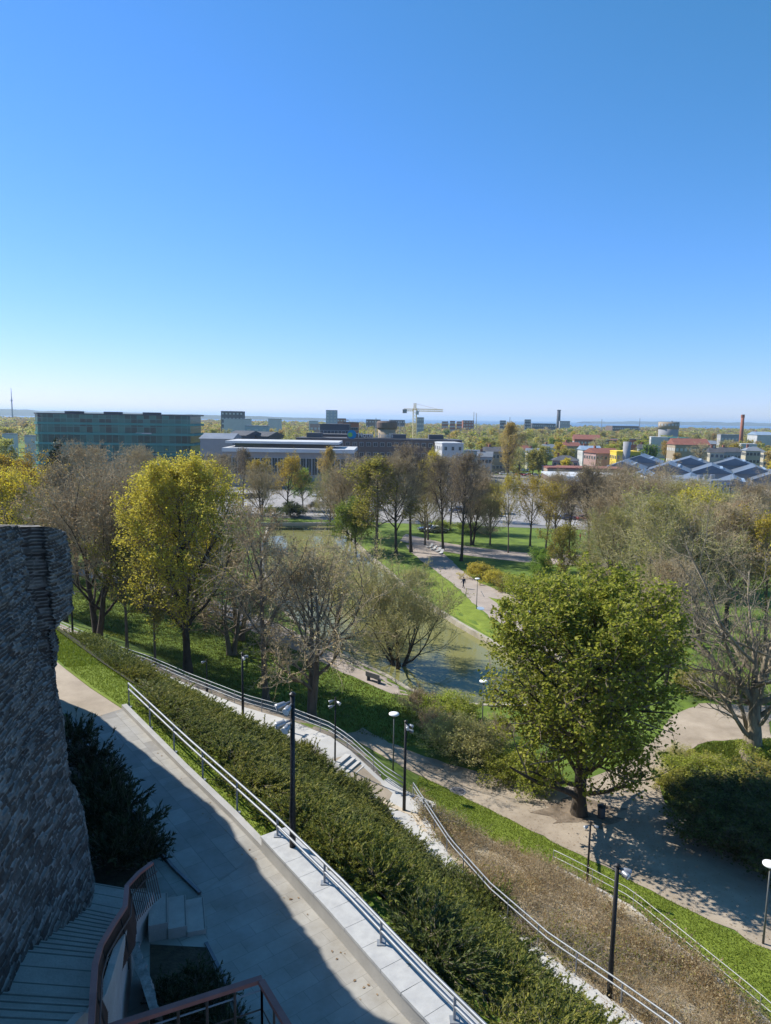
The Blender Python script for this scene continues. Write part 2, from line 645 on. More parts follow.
sheet('planted_slope_soil', SLOPE, M['soil'], 0.10, 0.8)
# pond side path on the near bank
sheet('bank_path', gp([(225, 604), (262, 617), (300, 634), (340, 652), (372, 668), (405, 686), (408, 696), (392, 694), (360, 680), (325, 664), (290, 648), (250, 630), (215, 614), (150, 590), (60, 572), (60, 566), (155, 582)]), M['farpath'], 0.03, 1.2, rough=.12)
# path on the far bank
sheet('pond_path', gp([(405, 545), (430, 545), (447, 556), (462, 571), (480, 583), (497, 590), (530, 600), (560, 606), (560, 616), (510, 602), (492, 598), (500, 606), (522, 624), (560, 655), (600, 680), (590, 690), (545, 658), (516, 632), (490, 618), (470, 600), (452, 583), (436, 571), (420, 560)]), M['farpath'], 0.03, 1.5, rough=.12)
sheet('cross_path', gp([(405, 534), (440, 542), (480, 548), (525, 553), (600, 556), (720, 552), (771, 552), (771, 560), (720, 562), (600, 567), (520, 562), (470, 556), (430, 549), (400, 541)]), M['farpath'], 0.035, 3, rough=.12)
sheet('bank_lawn', gp([(436, 573), (452, 585), (470, 602), (490, 620), (516, 634), (512, 649), (492, 637), (460, 619), (432, 601), (412, 587), (420, 575)]), M['lawn'], 0.035, 1.5, rough=.12)
sheet('wedge_lawn', gp([(488, 597), (498, 604), (520, 622), (540, 622), (540, 608), (510, 603)]), M['lawn'], 0.035, 2)
_c = G(580, 812)
sheet('tree_bed', [(_c.x + math.cos(k * .21) * (2.7 + .9 * math.sin(k * 1.7) + rnd.uniform(-.3, .3)), _c.y + math.sin(k * .21) * (1.7 + .5 * math.sin(k * 1.1) + rnd.uniform(-.25, .25))) for k in range(30)], mat('trodden_earth', (0.09, 0.068, 0.048), (0.26, 0.205, 0.15), 1.3, .95, .8, 14), 0.045, 0.5)
# paths and gravel verge beside the ramp
VERGE = [tuple(a) for a in RAMP_OUT[2:-1]] + [tuple(p) for p in gp([(345, 731), (300, 711), (245, 697), (190, 677), (150, 660), (110, 646), (60, 624)])]
sheet('mulch_verge', VERGE, mat('verge_gravel', (0.20, 0.16, 0.12), (0.32, 0.27, 0.21), 1.2, 0.95, 0.5, 20), 0.02, 1.2)
# city ground
sheet('city_ground', [(-400, 186), (-70, 186), (-32, 183), (0, 176), (60, 168), (95, 164), (330, 160), (420, 340), (-420, 340)], M['asphalt'], z=0.03, res=60)
sheet('station_square', [(-45, 190), (-2, 181), (40, 176), (70, 168), (84, 172), (92, 246), (-75, 250)], M['plaza'], z=0.06, res=30)
sheet('park_road', [(-420, 166), (-100, 168), (-34, 182), (-33, 186), (-100, 173), (-420, 171)], M['farpath'], dz=0.05, res=10)
# ------------------------------------------------------------------ upper path, kerb, plinth wall
kerbL = [p for p in UP_OUT]
e1 = P(262, 852, 13)
PATH_IN = pl([(172, 872), (150, 838), (125, 800), (100, 765), (80, 735), (62, 708)], 13)
d0 = (Vector(UP_OUT[7]) - Vector(UP_OUT[4]))
ang = math.atan2(d0.y, d0.x)
M['slab'] = pave_mat('path_slabs', (0.34, 0.33, 0.305), (0.25, 0.243, 0.23), (0.22, 0.21, 0.195), 0.9, 0.6, -ang)
M['sett'] = pave_mat('forecourt_slabs', (0.35, 0.34, 0.315), (0.31, 0.30, 0.28), (0.25, 0.24, 0.22), 0.9, 0.45, -ang + R(90), mort=0.008, bump=0.08)
zone_a = [UP_OUT[i][:2] for i in (4, 5, 6, 7)] + [P(200, 893, 13)[:2], P(172, 868, 13)[:2]] + [p[:2] for p in PATH_IN[1:]] + [P(80, 722, 13)[:2]]
sheet('path_base', [UP_OUT[i][:2] for i in (4, 5, 6, 7, 8, 9, 10, 11)] + [(-5, 4), (-7, 14), (-8.2, 17.6), (-10, 22), (-14, 29), P(80, 722, 13)[:2]], M['slab'], z=13.006, res=3)
sheet('upper_path', zone_a, M['slab'], z=13.012, res=3)
zone_b = [UP_OUT[7][:2], UP_OUT[8][:2], UP_OUT[9][:2], UP_OUT[10][:2], (5.5, 4), (-3, 4), P(236, 1030, 13)[:2], P(208, 945, 13)[:2], P(201, 895, 13)[:2]]
sheet('forecourt', zone_b, M['sett'], z=13.012, res=3)
sheet('gravel_walk', [UP_OUT[0][:2], UP_OUT[1][:2], UP_OUT[2][:2], UP_OUT[3][:2], UP_OUT[4][:2], P(80, 722, 13)[:2], P(60, 712, 13)[:2], (-22, 36), (-48, 56)], M['gravel'], z=13.01, res=3)
# verge of fresh grass outside the gravel walk
sheet('verge_lawn', [(a[0], a[1]) for a in UP_OUT[2:8]] + [(a[0], a[1]) for a in offset(UP_OUT, 1.0)[6:8][::-1]] + [(a[0], a[1]) for a in offset(UP_OUT, 2.3)[2:6][::-1]], M['lawn'], 0.03, 0.6)

kz = [(p[0], p[1], 12.9) for p in UP_OUT[4:8]]
kb = MB().strip([(a[0], a[1], 12.9) for a in offset(UP_OUT, 0.1)[4:8]], 0.22, 0.30)
tag(kb.build('path_kerb', M['concrete']), 'low pale concrete kerb edging the shaded upper path', 'kerb')
# plinth wall with slab top
pw = UP_OUT[7:12]
pc = resample([(a[0], a[1], 12.5) for a in offset(pw, 0.38)], 0.8)
pl_t = thing('plinth_wall', 'broad grey granite plinth wall carrying the handrail beside the forecourt', 'wall', tuple(pc[0]))
org = pc[0]
M['granite'] = mat('granite', (0.33, 0.33, 0.33), (0.43, 0.43, 0.42), 3.0, 0.7, 0.12, 40)
MB().strip(pc - org, .80, 0.95).build('core', M['concrete'], pl_t)
caps = MB()
for i in range(len(pc) - 1):
    a, b_ = pc[i] - org, pc[i + 1] - org
    dd = (b_ - a) / np.linalg.norm(b_ - a)
    caps.strip([a + dd * 0.006, b_ - dd * 0.006], .86, 0.08, up=0.955)
caps.build('coping_slabs', M['granite'], pl_t)

# ------------------------------------------------------------------ railings
M['steel'] = mat('galvanised_steel', (0.21, 0.225, 0.245), (0.28, 0.295, 0.315), 3, 0.55, metal=0.4, spec=0.5)
M['darksteel'] = mat('dark_steel', (0.10, 0.105, 0.11), (0.14, 0.145, 0.15), 3, 0.5, metal=0.6)
M['black'] = mat('black_paint', (0.012, 0.012, 0.013), (0.02, 0.02, 0.021), 4, 0.45)


def railing(name, label, line, height, rails, spacing, post_up=None, r=0.028, mats=None, plate=True, square=False):
    """rails follow the line; every post is a part"""
    pts = resample(line, 0.9)
    o = np.array(pts[0])
    t = thing(name, label, 'railing', tuple(o))
    mr = mats or M['steel']
    for hgt in rails:
        MB().tube([(p[0] - o[0], p[1] - o[1], p[2] - o[2] + hgt) for p in pts], r, 8).build('rail', mr, t, True)
    ps = resample(line, spacing)
    pm = None
    for i, p in enumerate(ps):
        g = p - o
        base = post_up(p) if post_up else 0.0
        a = MB()
        if square:
            a.box((0, 0, (height + base) / 2), (.05, .05, height - base))
        else:
            a.tube([(0, 0, base), (0, 0, height)], r * 0.9, 8)
        if plate:
            a.box((0, 0, base + .012), (.2, .2, .024))
        a.build('post', mr, t).location = tuple(g)
    return t


up_line = [(a[0], a[1], 13.0) for a in offset(UP_OUT, 0.32)[4:8]]
up_line2 = [(a[0], a[1], 13.0) for a in offset(UP_OUT, 0.42)[7:12]]
ln = up_line[:-1] + [tuple((np.array(up_line[-1]) * .5 + np.array(up_line2[0]) * .5))] + up_line2[1:]
railing('handrail', 'twin steel pipe handrail running down beside the shaded upper path', ln, 1.12, (1.12, 0.86), 2.6, post_up=lambda p: 0.535 if p[1] < UP_OUT[7][1] + .2 else 0.0, r=0.036)

# ------------------------------------------------------------------ ramp, terrace, stairs, landing
cur = np.array(RAMP_OUT[:-2])
M['rampedge'] = M['concrete']


def ribbon(name, a, b_, m, dz, kind='structure'):
    """sheet between two lines of equal length"""
    v = [(p[0], p[1], p[2] + dz) for p in a] + [(p[0], p[1], p[2] + dz) for p in b_]
    n = len(a)
    o = MB().add(v, [[i, n + i, n + i + 1, i + 1] for i in range(n - 1)]).build(name, m)
    if sum(p.normal.z for p in o.data.polygons) < 0:
        o.data.flip_normals()
    return tag(o, kind=kind)


ro = RAMP_OUT[:]
r_in = [(a[0], a[1], ro[i][2]) for i, a in enumerate(offset(ro, -2.4))]
ribbon('ramp', ro[:-2], r_in[:-2], M['ramp'], 0.06)
# terrace of pale gravel inside the ramp
sheet('terrace', [r_in[i][:2] for i in (5, 6, 7, 8, 9)] + [r_in[10][:2]] + [a[:2] for a in RAMP_IN[::-1][1:5]], M['gravel'], 0.05, 1.2)
kbm = MB().strip([(a[0], a[1], a[2] - .1) for a in r_in[6:11]], 0.25, 0.45)
tag(kbm.build('terrace_kerb', M['concrete']), 'low curved concrete kerb between the ramp and gravel terrace', 'kerb')
sheet('landing_apron', [a[:2] for a in RAMP_IN[5:]] + [a[:2] for a in RAMP_OUT[8:13][::-1]], M['gravel'], 0.035, .8)
# ramp down to the landing with solid parapet
rd = [ro[9], ro[10], ro[11], ro[12]]
ribbon('lower_ramp', [ro[9], ro[10], ro[11], ro[12]], [r_in[9], r_in[10], r_in[11], r_in[12]], M['ramp'], 0.065)
pm_ = MB().strip([(p[0], p[1], p[2] - .2) for p in [r_in[9]] + [r_in[10]] + [r_in[11]] + [r_in[12]]], 0.22, 0.95)
tag(pm_.build('stair_parapet', M['concrete']), 'sloping pale concrete parapet between the ramp and short staircase', 'wall')
railing('ramp_railing', 'long galvanised railing along the park edge of the concrete ramp', [(p[0], p[1], p[2] + .05) for p in ro], 1.05, (1.05, .75, .45), 3.0, r=0.03, plate=False)

# staircase from the terrace to the landing
sA, sB = Vector(P(336, 762, 2.9)), Vector(P(372, 786, 1.9))
dv = sB - sA
sn = 7
st = thing('staircase', 'short concrete staircase with dark risers dropping from terrace to landing', 'staircase', tuple(sA), math.atan2(dv.y, dv.x))
ln_ = math.hypot(dv.x, dv.y)
for i in range(sn):
    h = 1.1 - i * 1.0 / sn
    MB().box((0, 0, 0), (ln_ / sn - .004, 2.6, h)).build('step', M['ramp'], st).location = ((i + .5) * ln_ / sn, 0, -1.05 + h / 2)
# landing deck
deck = pl([(372, 786), (388, 779), (407, 792), (436, 804), (432, 809), (412, 812), (386, 806)], 1.95)
lb = MB().prism([(p[0], p[1]) for p in deck], 1.0, 2.02)
tag(lb.build('landing_deck', M['ramp']), 'flat grey concrete landing deck at the foot of the short staircase', 'landing')
# retaining wall, rough beige
rw = MB().strip([(p[0], p[1], p[2] - 1.2) for p in pl([(384, 804, 2), (400, 812, 2), (415, 818, 2.1), (425, 835, 2.3)])], .35, 1.4)
tag(rw.build('retaining_wall', mat('beige_stone', (0.36, 0.30, 0.22), (0.52, 0.45, 0.36), 2, .9, .6, 8)), 'low rough beige stone retaining wall under the landing beside junipers', 'wall')
# long flight to the right of the landing, mostly in the shrubs
fl = resample(RB_OUT[:7], 0.42)
fi = resample(RB_IN[:7], 0.42)
n = min(len(fl), len(fi))
flt = thing('long_flight', 'long pale concrete flight climbing through the junipers from the landing', 'staircase', tuple(fl[0]))
o0 = fl[0]
for i in range(n - 1):
    a, b_, c, d = fl[i] - o0, fl[i + 1] - o0, fi[i + 1] - o0, fi[i] - o0
    zt = max(fl[i + 1][2], fl[i][2]) - o0[2] + .08
    MB().prism([a[:2], b_[:2] - (b_[:2] - a[:2]) * .01, c[:2] - (c[:2] - d[:2]) * .01, d[:2]], zt - .5, zt).build('step', M['ramp'], flt)
railing('flight_railing', 'steel railing of the long flight beside the dry scrub slope', [(p[0], p[1], p[2] + .1) for p in RB_OUT[:7]], 1.0, (1.0, .72), 2.4, r=0.034, plate=False)
# fence at the foot of the dry slope, kerb below
kb2 = MB().strip([(p[0], p[1], p[2] - .3) for p in FENCE[3:9]], .18, .42)
tag(kb2.build('slope_kerb', mat('pale_kerb', (0.38, 0.35, 0.31), (0.5, 0.47, 0.43), 1, .9)), 'pale concrete kerb at the foot of the dry scrub slope', 'kerb')
railing('slope_railing', 'thin low railing between dry scrub and bright grass strip', [(p[0], p[1], p[2] + .1) for p in FENCE[3:9]], .95, (.95, .55), 2.6, r=0.022, plate=False, mats=mat('weathered_steel', (0.33, 0.34, 0.33), (0.42, 0.43, 0.42), 3, .6, metal=.4))

# ------------------------------------------------------------------ limestone wall
WALL = [(-5.6, 2.0), (-6.2, 8.0), (-6.65, 12.0), (-7.05, 14.6), (-7.45, 17.0), (-7.9, 18.0), (-8.7, 18.8), (-10.4, 22.0), (-13.2, 27.0), (-17.2, 32.5), (-27, 39.0), (-40, 44.0)]
WTOP = [22, 23, 23.5, 23.6, 23.3, 22.95, 22.7, 22.3, 21.5, 18.6, 17.5, 17.0]


def hsh(a, b, c=0.0):
    x = np.sin(a * 127.1 + b * 311.7 + c * 74.7) * 43758.5453
    return x - np.floor(x)


def vnoise(x, y):
    xi, yi = np.floor(x), np.floor(y)
    xf, yf = x - xi, y - yi
    xf, yf = xf * xf * (3 - 2 * xf), yf * yf * (3 - 2 * yf)
    a, b, c, d = hsh(xi, yi), hsh(xi + 1, yi), hsh(xi, yi + 1), hsh(xi + 1, yi + 1)
    return (a * (1 - xf) + b * xf) * (1 - yf) + (c * (1 - xf) + d * xf) * yf


def fbm(x, y, o=4):
    s, w = 0, 0.5
    for i in range(o):
        s = s + w * vnoise(x * 2 ** i + 17 * i, y * 2 ** i - 9 * i)
        w *= 0.5
    return s


_w = [(p[0], p[1], WTOP[i]) for i, p in enumerate(WALL)]
wl = resample(_w, 0.035)
wl = np.concatenate([wl[(wl[:, 1] > 8.5) & (wl[:, 1] < 23)], wl[wl[:, 1] >= 23][::7]])
s_ = np.concatenate([[0], np.cumsum(np.hypot(*np.diff(wl[:, :2], axis=0).T))])
keep = (wl[:, 1] > 9.5)
t2 = norm(np.gradient(wl[:, :2], axis=0))
nn = np.stack([t2[:, 1], -t2[:, 0]], -1)       # outward: towards the path
nz_ = 380
Z0 = 12.6
tt = np.linspace(0, 1, nz_)
S = s_[:, None] + 0 * tt[None]
top = wl[:, 2] + 0.22 * 1.2 * (np.floor(fbm(s_ * .35, s_ * 0) * 9) / 9 - .45) + .04 * (hsh(np.floor(s_ / .7), 3.0) - .5)
ZZ = Z0 + (top[:, None] - Z0) * tt[None]
# courses: thin irregular ledges above, squarer masonry below
row_h = np.where(ZZ > 18.5, 0.085, 0.125)
row = np.floor((ZZ + 0.10 * fbm(S * .5, ZZ * .5)) / row_h)
wid = 0.22 + 0.20 * hsh(row, 5.0)
u = S / wid + hsh(row, 9.0) * 7
brick = np.floor(u)
fu = u - brick
fz = (ZZ + 0.10 * fbm(S * .5, ZZ * .5)) / row_h - row
edge = np.minimum(np.minimum(fu, 1 - fu) * wid, np.minimum(fz, 1 - fz) * row_h)
joint = np.clip(edge / 0.02, 0, 1)
tone = hsh(row, brick, 2.0)
disp = 0.06 * (tone - .5) + 0.05 * (joint - 1) + 0.30 * (fbm(S * .45, ZZ * .38) - .5) + 0.06 * (fbm(S * 4, ZZ * 4) - .5)
# weathered ledges: the courses step in and out with height
led = hsh(np.floor(ZZ / .34), 1.7) - .5
disp += 0.05 * led * np.clip((ZZ - 17.5) / 2, 0, 1)
batter = 0.055 * (22 - ZZ)
# the corner block hangs out above a hollow neck
cs = s_[np.argmin(np.hypot(wl[:, 0] + 7.9, wl[:, 1] - 18.0))]
near = np.exp(-((S - cs - .2) / 1.25) ** 2)
bulge = near * (0.55 * np.clip((ZZ - 20.6) / .35, 0, 1) - .12 * np.exp(-((ZZ - 19.0) / 1.2) ** 2) + .15 * np.exp(-((ZZ - 20.2) / .3) ** 2) - .25 * np.exp(-((ZZ - 16.8) / 1.0) ** 2))
notch = -1.0 * np.exp(-((S - cs + 1.6) / .36) ** 2) * np.clip((ZZ - 19.6) / 2.2, 0, 1)
D_ = disp + batter * np.clip((S - 0) / 4, 0, 1) * 0.75 + bulge + notch - 0.2 - 0.54 * np.clip((ZZ - 13.2) / 6.0, 0, 1)
X_ = wl[:, 0][:, None] + nn[:, 0][:, None] * D_
Y_ = wl[:, 1][:, None] + nn[:, 1][:, None] * D_
ns = len(wl)
front = np.stack([X_, Y_, ZZ], -1)
# flat ledge on top, then the mass behind falls back
led1 = front[:, -1] + np.concatenate([-nn * 1.15, 0.03 * np.ones((ns, 1))], 1)
led1[:, 2] += 0.05 * (fbm(s_ * 2, s_ * 0 + 4) - .5)
led2 = led1 + np.concatenate([-nn * .25, -1.3 * np.ones((ns, 1))], 1)
led3 = led2 + np.concatenate([-nn * 5, -1.2 * np.ones((ns, 1))], 1)
grid = np.concatenate([front, led1[:, None], led2[:, None], led3[:, None]], 1)
kk = grid.shape[1]
ii, jj = np.meshgrid(np.arange(ns - 1), np.arange(kk - 1), indexing='ij')
q = np.stack([ii * kk + jj, (ii + 1) * kk + jj, (ii + 1) * kk + jj + 1, ii * kk + jj + 1], -1)
keepq = keep[:-1][:, None] & np.ones_like(jj, bool)
wm_, nt, b = new_mat('limestone')
b.inputs['Roughness'].default_value = 0.92
b.inputs['Specular IOR Level'].default_value = 0.15
at = nt.nodes.new('ShaderNodeAttribute')
at.attribute_name = 'tone'
rp = nt.nodes.new('ShaderNodeValToRGB')
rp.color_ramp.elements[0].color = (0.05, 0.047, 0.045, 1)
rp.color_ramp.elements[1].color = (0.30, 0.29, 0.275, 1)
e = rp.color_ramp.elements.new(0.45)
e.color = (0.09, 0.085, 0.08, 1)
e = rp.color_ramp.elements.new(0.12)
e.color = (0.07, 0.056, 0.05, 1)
nt.links.new(at.outputs['Fac'], rp.inputs[0])
tc = nt.nodes.new('ShaderNodeTexCoord')
nz = nt.nodes.new('ShaderNodeTexNoise')
nz.inputs['Scale'].default_value = 1.1
nz.inputs['Detail'].default_value = 9
nz.inputs['Roughness'].default_value = 0.75
nt.links.new(tc.outputs['Object'], nz.inputs['Vector'])
r2 = nt.nodes.new('ShaderNodeValToRGB')
r2.color_ramp.elements[0].position = .36
r2.color_ramp.elements[1].position = .6
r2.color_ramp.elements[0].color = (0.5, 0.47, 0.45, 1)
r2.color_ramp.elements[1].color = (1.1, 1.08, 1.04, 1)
nt.links.new(nz.outputs['Fac'], r2.inputs[0])
mx = nt.nodes.new('ShaderNodeMix')
mx.data_type = 'RGBA'
mx.blend_type = 'MULTIPLY'
mx.inputs['Factor'].default_value = 0.8
nt.links.new(rp.outputs[0], mx.inputs['A'])
nt.links.new(r2.outputs[0], mx.inputs['B'])
nt.links.new(mx.outputs['Result'], b.inputs['Base Color'])
n3 = nt.nodes.new('ShaderNodeTexNoise')
n3.inputs['Scale'].default_value = 9
n3.inputs['Detail'].default_value = 6
nt.links.new(tc.outputs['Object'], n3.inputs['Vector'])
bp = nt.nodes.new('ShaderNodeBump')
bp.inputs['Strength'].default_value = .7
bp.inputs['Distance'].default_value = .05
nt.links.new(n3.outputs['Fac'], bp.inputs['Height'])
nt.links.new(bp.outputs[0], b.inputs['Normal'])
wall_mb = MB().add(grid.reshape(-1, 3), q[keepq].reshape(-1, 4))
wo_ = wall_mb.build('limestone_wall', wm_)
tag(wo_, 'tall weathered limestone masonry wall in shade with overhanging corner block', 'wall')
# stone courses with pale mortar in the joints: mortar is its own lighter tone
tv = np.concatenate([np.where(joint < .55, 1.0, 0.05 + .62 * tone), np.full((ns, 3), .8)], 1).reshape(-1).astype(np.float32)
a = wo_.data.attributes.new('tone', 'FLOAT', 'POINT')
if len(a.data) == len(tv):
    a.data.foreach_set('value', tv)
if sum((p.normal.x for p in list(wo_.data.polygons)[::997])) < 0:
    wo_.data.flip_normals()

# ------------------------------------------------------------------ terracotta railed stairs at the wall
M['tread'] = mat('worn_stair_stone', (0.30, 0.265, 0.235), (0.40, 0.36, 0.325), 1.5, 0.85, 0.25, 20)
M['shade_joint_strip'] = mat('shade_and_joint_tone', (0.13, 0.115, 0.10), (0.19, 0.17, 0.15), 2, .9)  # dark tone for shade drawn at tread edges, also for slab joints
M['rust'] = mat('red_brown_paint', (0.24, 0.085, 0.065), (0.31, 0.12, 0.095), 2.5, 0.5, 0.1, 20)
M['brownbar'] = mat('brown_metal', (0.07, 0.045, 0.035), (0.10, 0.065, 0.05), 3, 0.55, metal=.3)
land = thing('wall_stairs', 'weathered stone stairs climbing along the foot of the limestone wall', 'staircase', tuple(P(100, 890, 13.6)))
LO = np.array(land.location)
# right hand edge line of the stairs in plan, from the far landing towards the camera
SE = np.array([P(150, 893, 13.6)[:2], P(128, 925, 13.75)[:2], (-5.55, 13.6), (-5.15, 12.2), (-5.0, 10.8), (-4.95, 8.5)])
SW = np.array([(-8.3, 17.6), (-8.0, 16.4), (-7.7, 14.2), (-7.6, 12.6), (-7.5, 11.0), (-7.4, 8.5)])


def along(a, t):
    s = np.concatenate([[0], np.cumsum(np.hypot(*np.diff(a, axis=0).T))])
    return np.array([np.interp(t * s[-1], s, a[:, 0]), np.interp(t * s[-1], s, a[:, 1])])


z = 13.62
t = 0.0
stops = [(0.0, .13, 0)] + [(.13 + i * .036, .13 + (i + 1) * .036, 1) for i in range(11)] + [(.526, .66, 1)] + [(.66 + i * .036, .66 + (i + 1) * .036, 1) for i in range(9)]
STAIRZ = []
for (t0, t1, up) in stops:
    z += 0.155 * up
    a, b_, c, d = along(SE, t0), along(SE, t1 - .0028), along(SW, t1 - .0028), along(SW, t0)
    MB().prism([p - LO[:2] for p in (a, b_, c, d)], 12.7 - LO[2], z - LO[2]).build('step', M['tread'], land)
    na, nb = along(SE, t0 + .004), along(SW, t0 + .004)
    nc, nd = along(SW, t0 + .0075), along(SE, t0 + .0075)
    MB().prism([p - LO[:2] for p in (na, nd, nc, nb)], z - LO[2] - .01, z - LO[2] + .004).build('shade_joint_strip', M['shade_joint_strip'], land)  # thin dark strip painted in for the shade under each tread edge
    if t1 - t0 > .1:
        for k in (.33, .66):
            na, nb = along(SE, t0 + (t1 - t0) * k), along(SW, t0 + (t1 - t0) * k)
            nc, nd = along(SW, t0 + (t1 - t0) * k + .0025), along(SE, t0 + (t1 - t0) * k + .0025)
            MB().prism([p - LO[:2] for p in (na, nd, nc, nb)], z - LO[2] - .01, z - LO[2] + .003).build('joint', M['shade_joint_strip'], land)
    STAIRZ.append((t0, t1, z))


def stair_z(t):
    for t0, t1, z in STAIRZ:
        if t <= t1:
            return z
    return STAIRZ[-1][2]


# side stringer of concrete
sp = [along(SE, k) for k in np.linspace(0.02, .98, 24)]
v = []
for k, p in zip(np.linspace(0.02, .98, 24), sp):
    zt = stair_z(k) + .12
    for dx, zz in ((.03, 12.6), (.17, 12.6), (.17, zt), (.03, zt)):
        v.append((p[0] + dx - LO[0], p[1] - LO[1], zz - LO[2]))
q = [[4 * i + k, 4 * i + (k + 1) % 4, 4 * i + 4 + (k + 1) % 4, 4 * i + 4 + k] for i in range(23) for k in range(4)] + [[0, 3, 2, 1], [92, 93, 94, 95]]
MB().add(v, q).build('stringer', M['tread'], land)
# flat steps going down from the landing to the path
side = thing('landing_steps', 'three pale stone steps dropping from wall stairs to upper path', 'steps', tuple(P(180, 915, 13)))
so_ = np.array(side.location)
q1, q2 = P(150, 894, 13.5), P(150, 938, 13.5)
dirx = Vector((P(200, 893, 13) - P(150, 888, 13.4)))
dirx.z = 0
dirx.normalize()
diry = Vector((dirx.y, -dirx.x, 0))
for i in range(3):
    zt = 13.46 - .155 * i
    a = q1 + dirx * (.46 * i - .02)
    w0 = 1.18 + .04 * i
    poly = [a, a + dirx * .455, a + dirx * .455 + diry * w0, a + diry * w0]
    MB().prism([(p.x - so_[0], p.y - so_[1]) for p in poly], 12.6 - so_[2], zt - so_[2]).build('step', M['tread'], side)
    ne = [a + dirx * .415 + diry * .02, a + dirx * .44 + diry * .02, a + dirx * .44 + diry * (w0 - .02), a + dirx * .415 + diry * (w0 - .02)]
    MB().prism([(p.x - so_[0], p.y - so_[1]) for p in ne], zt - so_[2] - .01, zt - so_[2] + .004).build('shade_joint_strip', M['shade_joint_strip'], side)  # dark strip drawn as shade along each step edge

# railing along the stairs: broad red-brown handrail, dark bar panel
rl = [P(152, 863, 14.72), P(139, 873, 14.74), P(127, 886, 14.78), P(125, 907, 15.0), P(113, 925, 15.4), P(101, 945, 15.8), P(95, 965, 16.1), P(93, 995, 16.35), P(91, 1030, 16.45)] + [Vector((-4.95, 9.4, 16.6))]
rt = thing('stair_railing', 'bent red-brown timber handrail with dark vertical bars on wall stairs', 'railing', tuple(rl[0]))
ro_ = rl[0]
MB().strip([p - ro_ for p in rl], .11, .06, up=-.03).build('handrail', M['rust'], rt)
MB().tube([p - ro_ + Vector((.12, 0, -.22)) for p in rl], .018, 6).build('inner_rail', M['brownbar'], rt, True)
bars = MB()
for p in resample(rl, .075):
    tt_ = np.array(p) - np.array(ro_)
    bars.tube([(tt_[0] + .03, tt_[1], tt_[2] - .03), (tt_[0] + .2, tt_[1], tt_[2] - .95)], .011, 5)
bars.build('bar_panel', M['brownbar'], rt)
for p in resample(rl[2:], 1.6):
    tt_ = np.array(p) - np.array(ro_)
    MB().tube([(tt_[0] + .05, tt_[1], tt_[2] - .05), (tt_[0] + .16, tt_[1], tt_[2] - .6), (tt_[0] + .18, tt_[1], tt_[2] - 1.25)], .02, 6).build('brace', M['black'], rt)
# railing of the lower platform, close to the viewer
pr = [P(60, 1046, 15.6), P(118, 1025, 15.6), P(262, 979, 15.6), P(290, 1030, 15.6), P(318, 1080, 15.6)]
pt = thing('platform_railing', 'corner of a red-brown railing with grey mid rail above the planter', 'railing', tuple(pr[2]))
po = pr[2]
MB().strip([p - po for p in pr[:3]], .12, .08, up=-.04).build('handrail', M['rust'], pt)
MB().strip([pr[2] - po + Vector((0, -.07, .001)), pr[3] - po + Vector((0, 0, .001)), pr[4] - po + Vector((0, 0, .001))], .12, .08, up=-.04).build('handrail', M['rust'], pt)
for dz in (.22, .62):
    MB().tube([p - po + Vector((0, 0, -dz)) for p in pr], .016, 6).build('mid_rail', M['steel'] if dz < .3 else M['brownbar'], pt)
for a, b_ in ((pr[1], pr[2]), (pr[2], pr[4])):
    for p in resample([a, b_], .55):
        tt_ = np.array(p) - np.array(po)
        MB().box((tt_[0], tt_[1] - .03, tt_[2] - .66), (.04, .04, 1.24)).build('post', M['brownbar'], pt)
# slab of that platform
psl = MB().prism([(pr[2].x - .02, pr[2].y - .1), (pr[4].x + .1, pr[4].y), (pr[4].x - 2, 6.5), (pr[0].x, 6.5), (pr[0].x, pr[0].y - .1)], 14.1, 14.28)
tag(psl.build('stair_platform', M['concrete']), 'concrete platform slab under the red-brown corner railing', 'platform')
# white rubble wall below the stairs and the planter
rub = MB()
v = []
a, b_ = P(134, 955, 13.6), P(156, 1024, 13.6)
rows = []
for i, tq in enumerate(np.linspace(0, 1, 40)):
    p = a.lerp(b_, tq)
    for j, zz in enumerate(np.linspace(12.8, 13.95, 14)):
        k = .10 * (fbm(np.array(tq * 14.0), np.array(zz * 5.0)) - .5)
        v.append((p.x + .10 + float(k) * 2 + .1 * (14 - zz), p.y, zz))
    v.append((p.x - .12, p.y, 13.9))
qq = [[i * 15 + j, (i + 1) * 15 + j, (i + 1) * 15 + j + 1, i * 15 + j + 1] for i in range(39) for j in range(14)]
rub.add(v, qq)
tag(rub.build('rubble_wall', mat('whitewashed_rubble', (0.14, 0.135, 0.13), (0.40, 0.39, 0.37), 4, .9, .9, 9)), 'low rough whitewashed rubble wall under the stairs beside the planter', 'wall')
# pale edging stones between bed and steps
sheet('edging_stones', [P(146, 862, 13)[:2], P(160, 858, 13)[:2], P(200, 893, 13)[:2], P(210, 950, 13)[:2], P(146, 950, 13)[:2]], M['slab'], z=13.016, res=1)
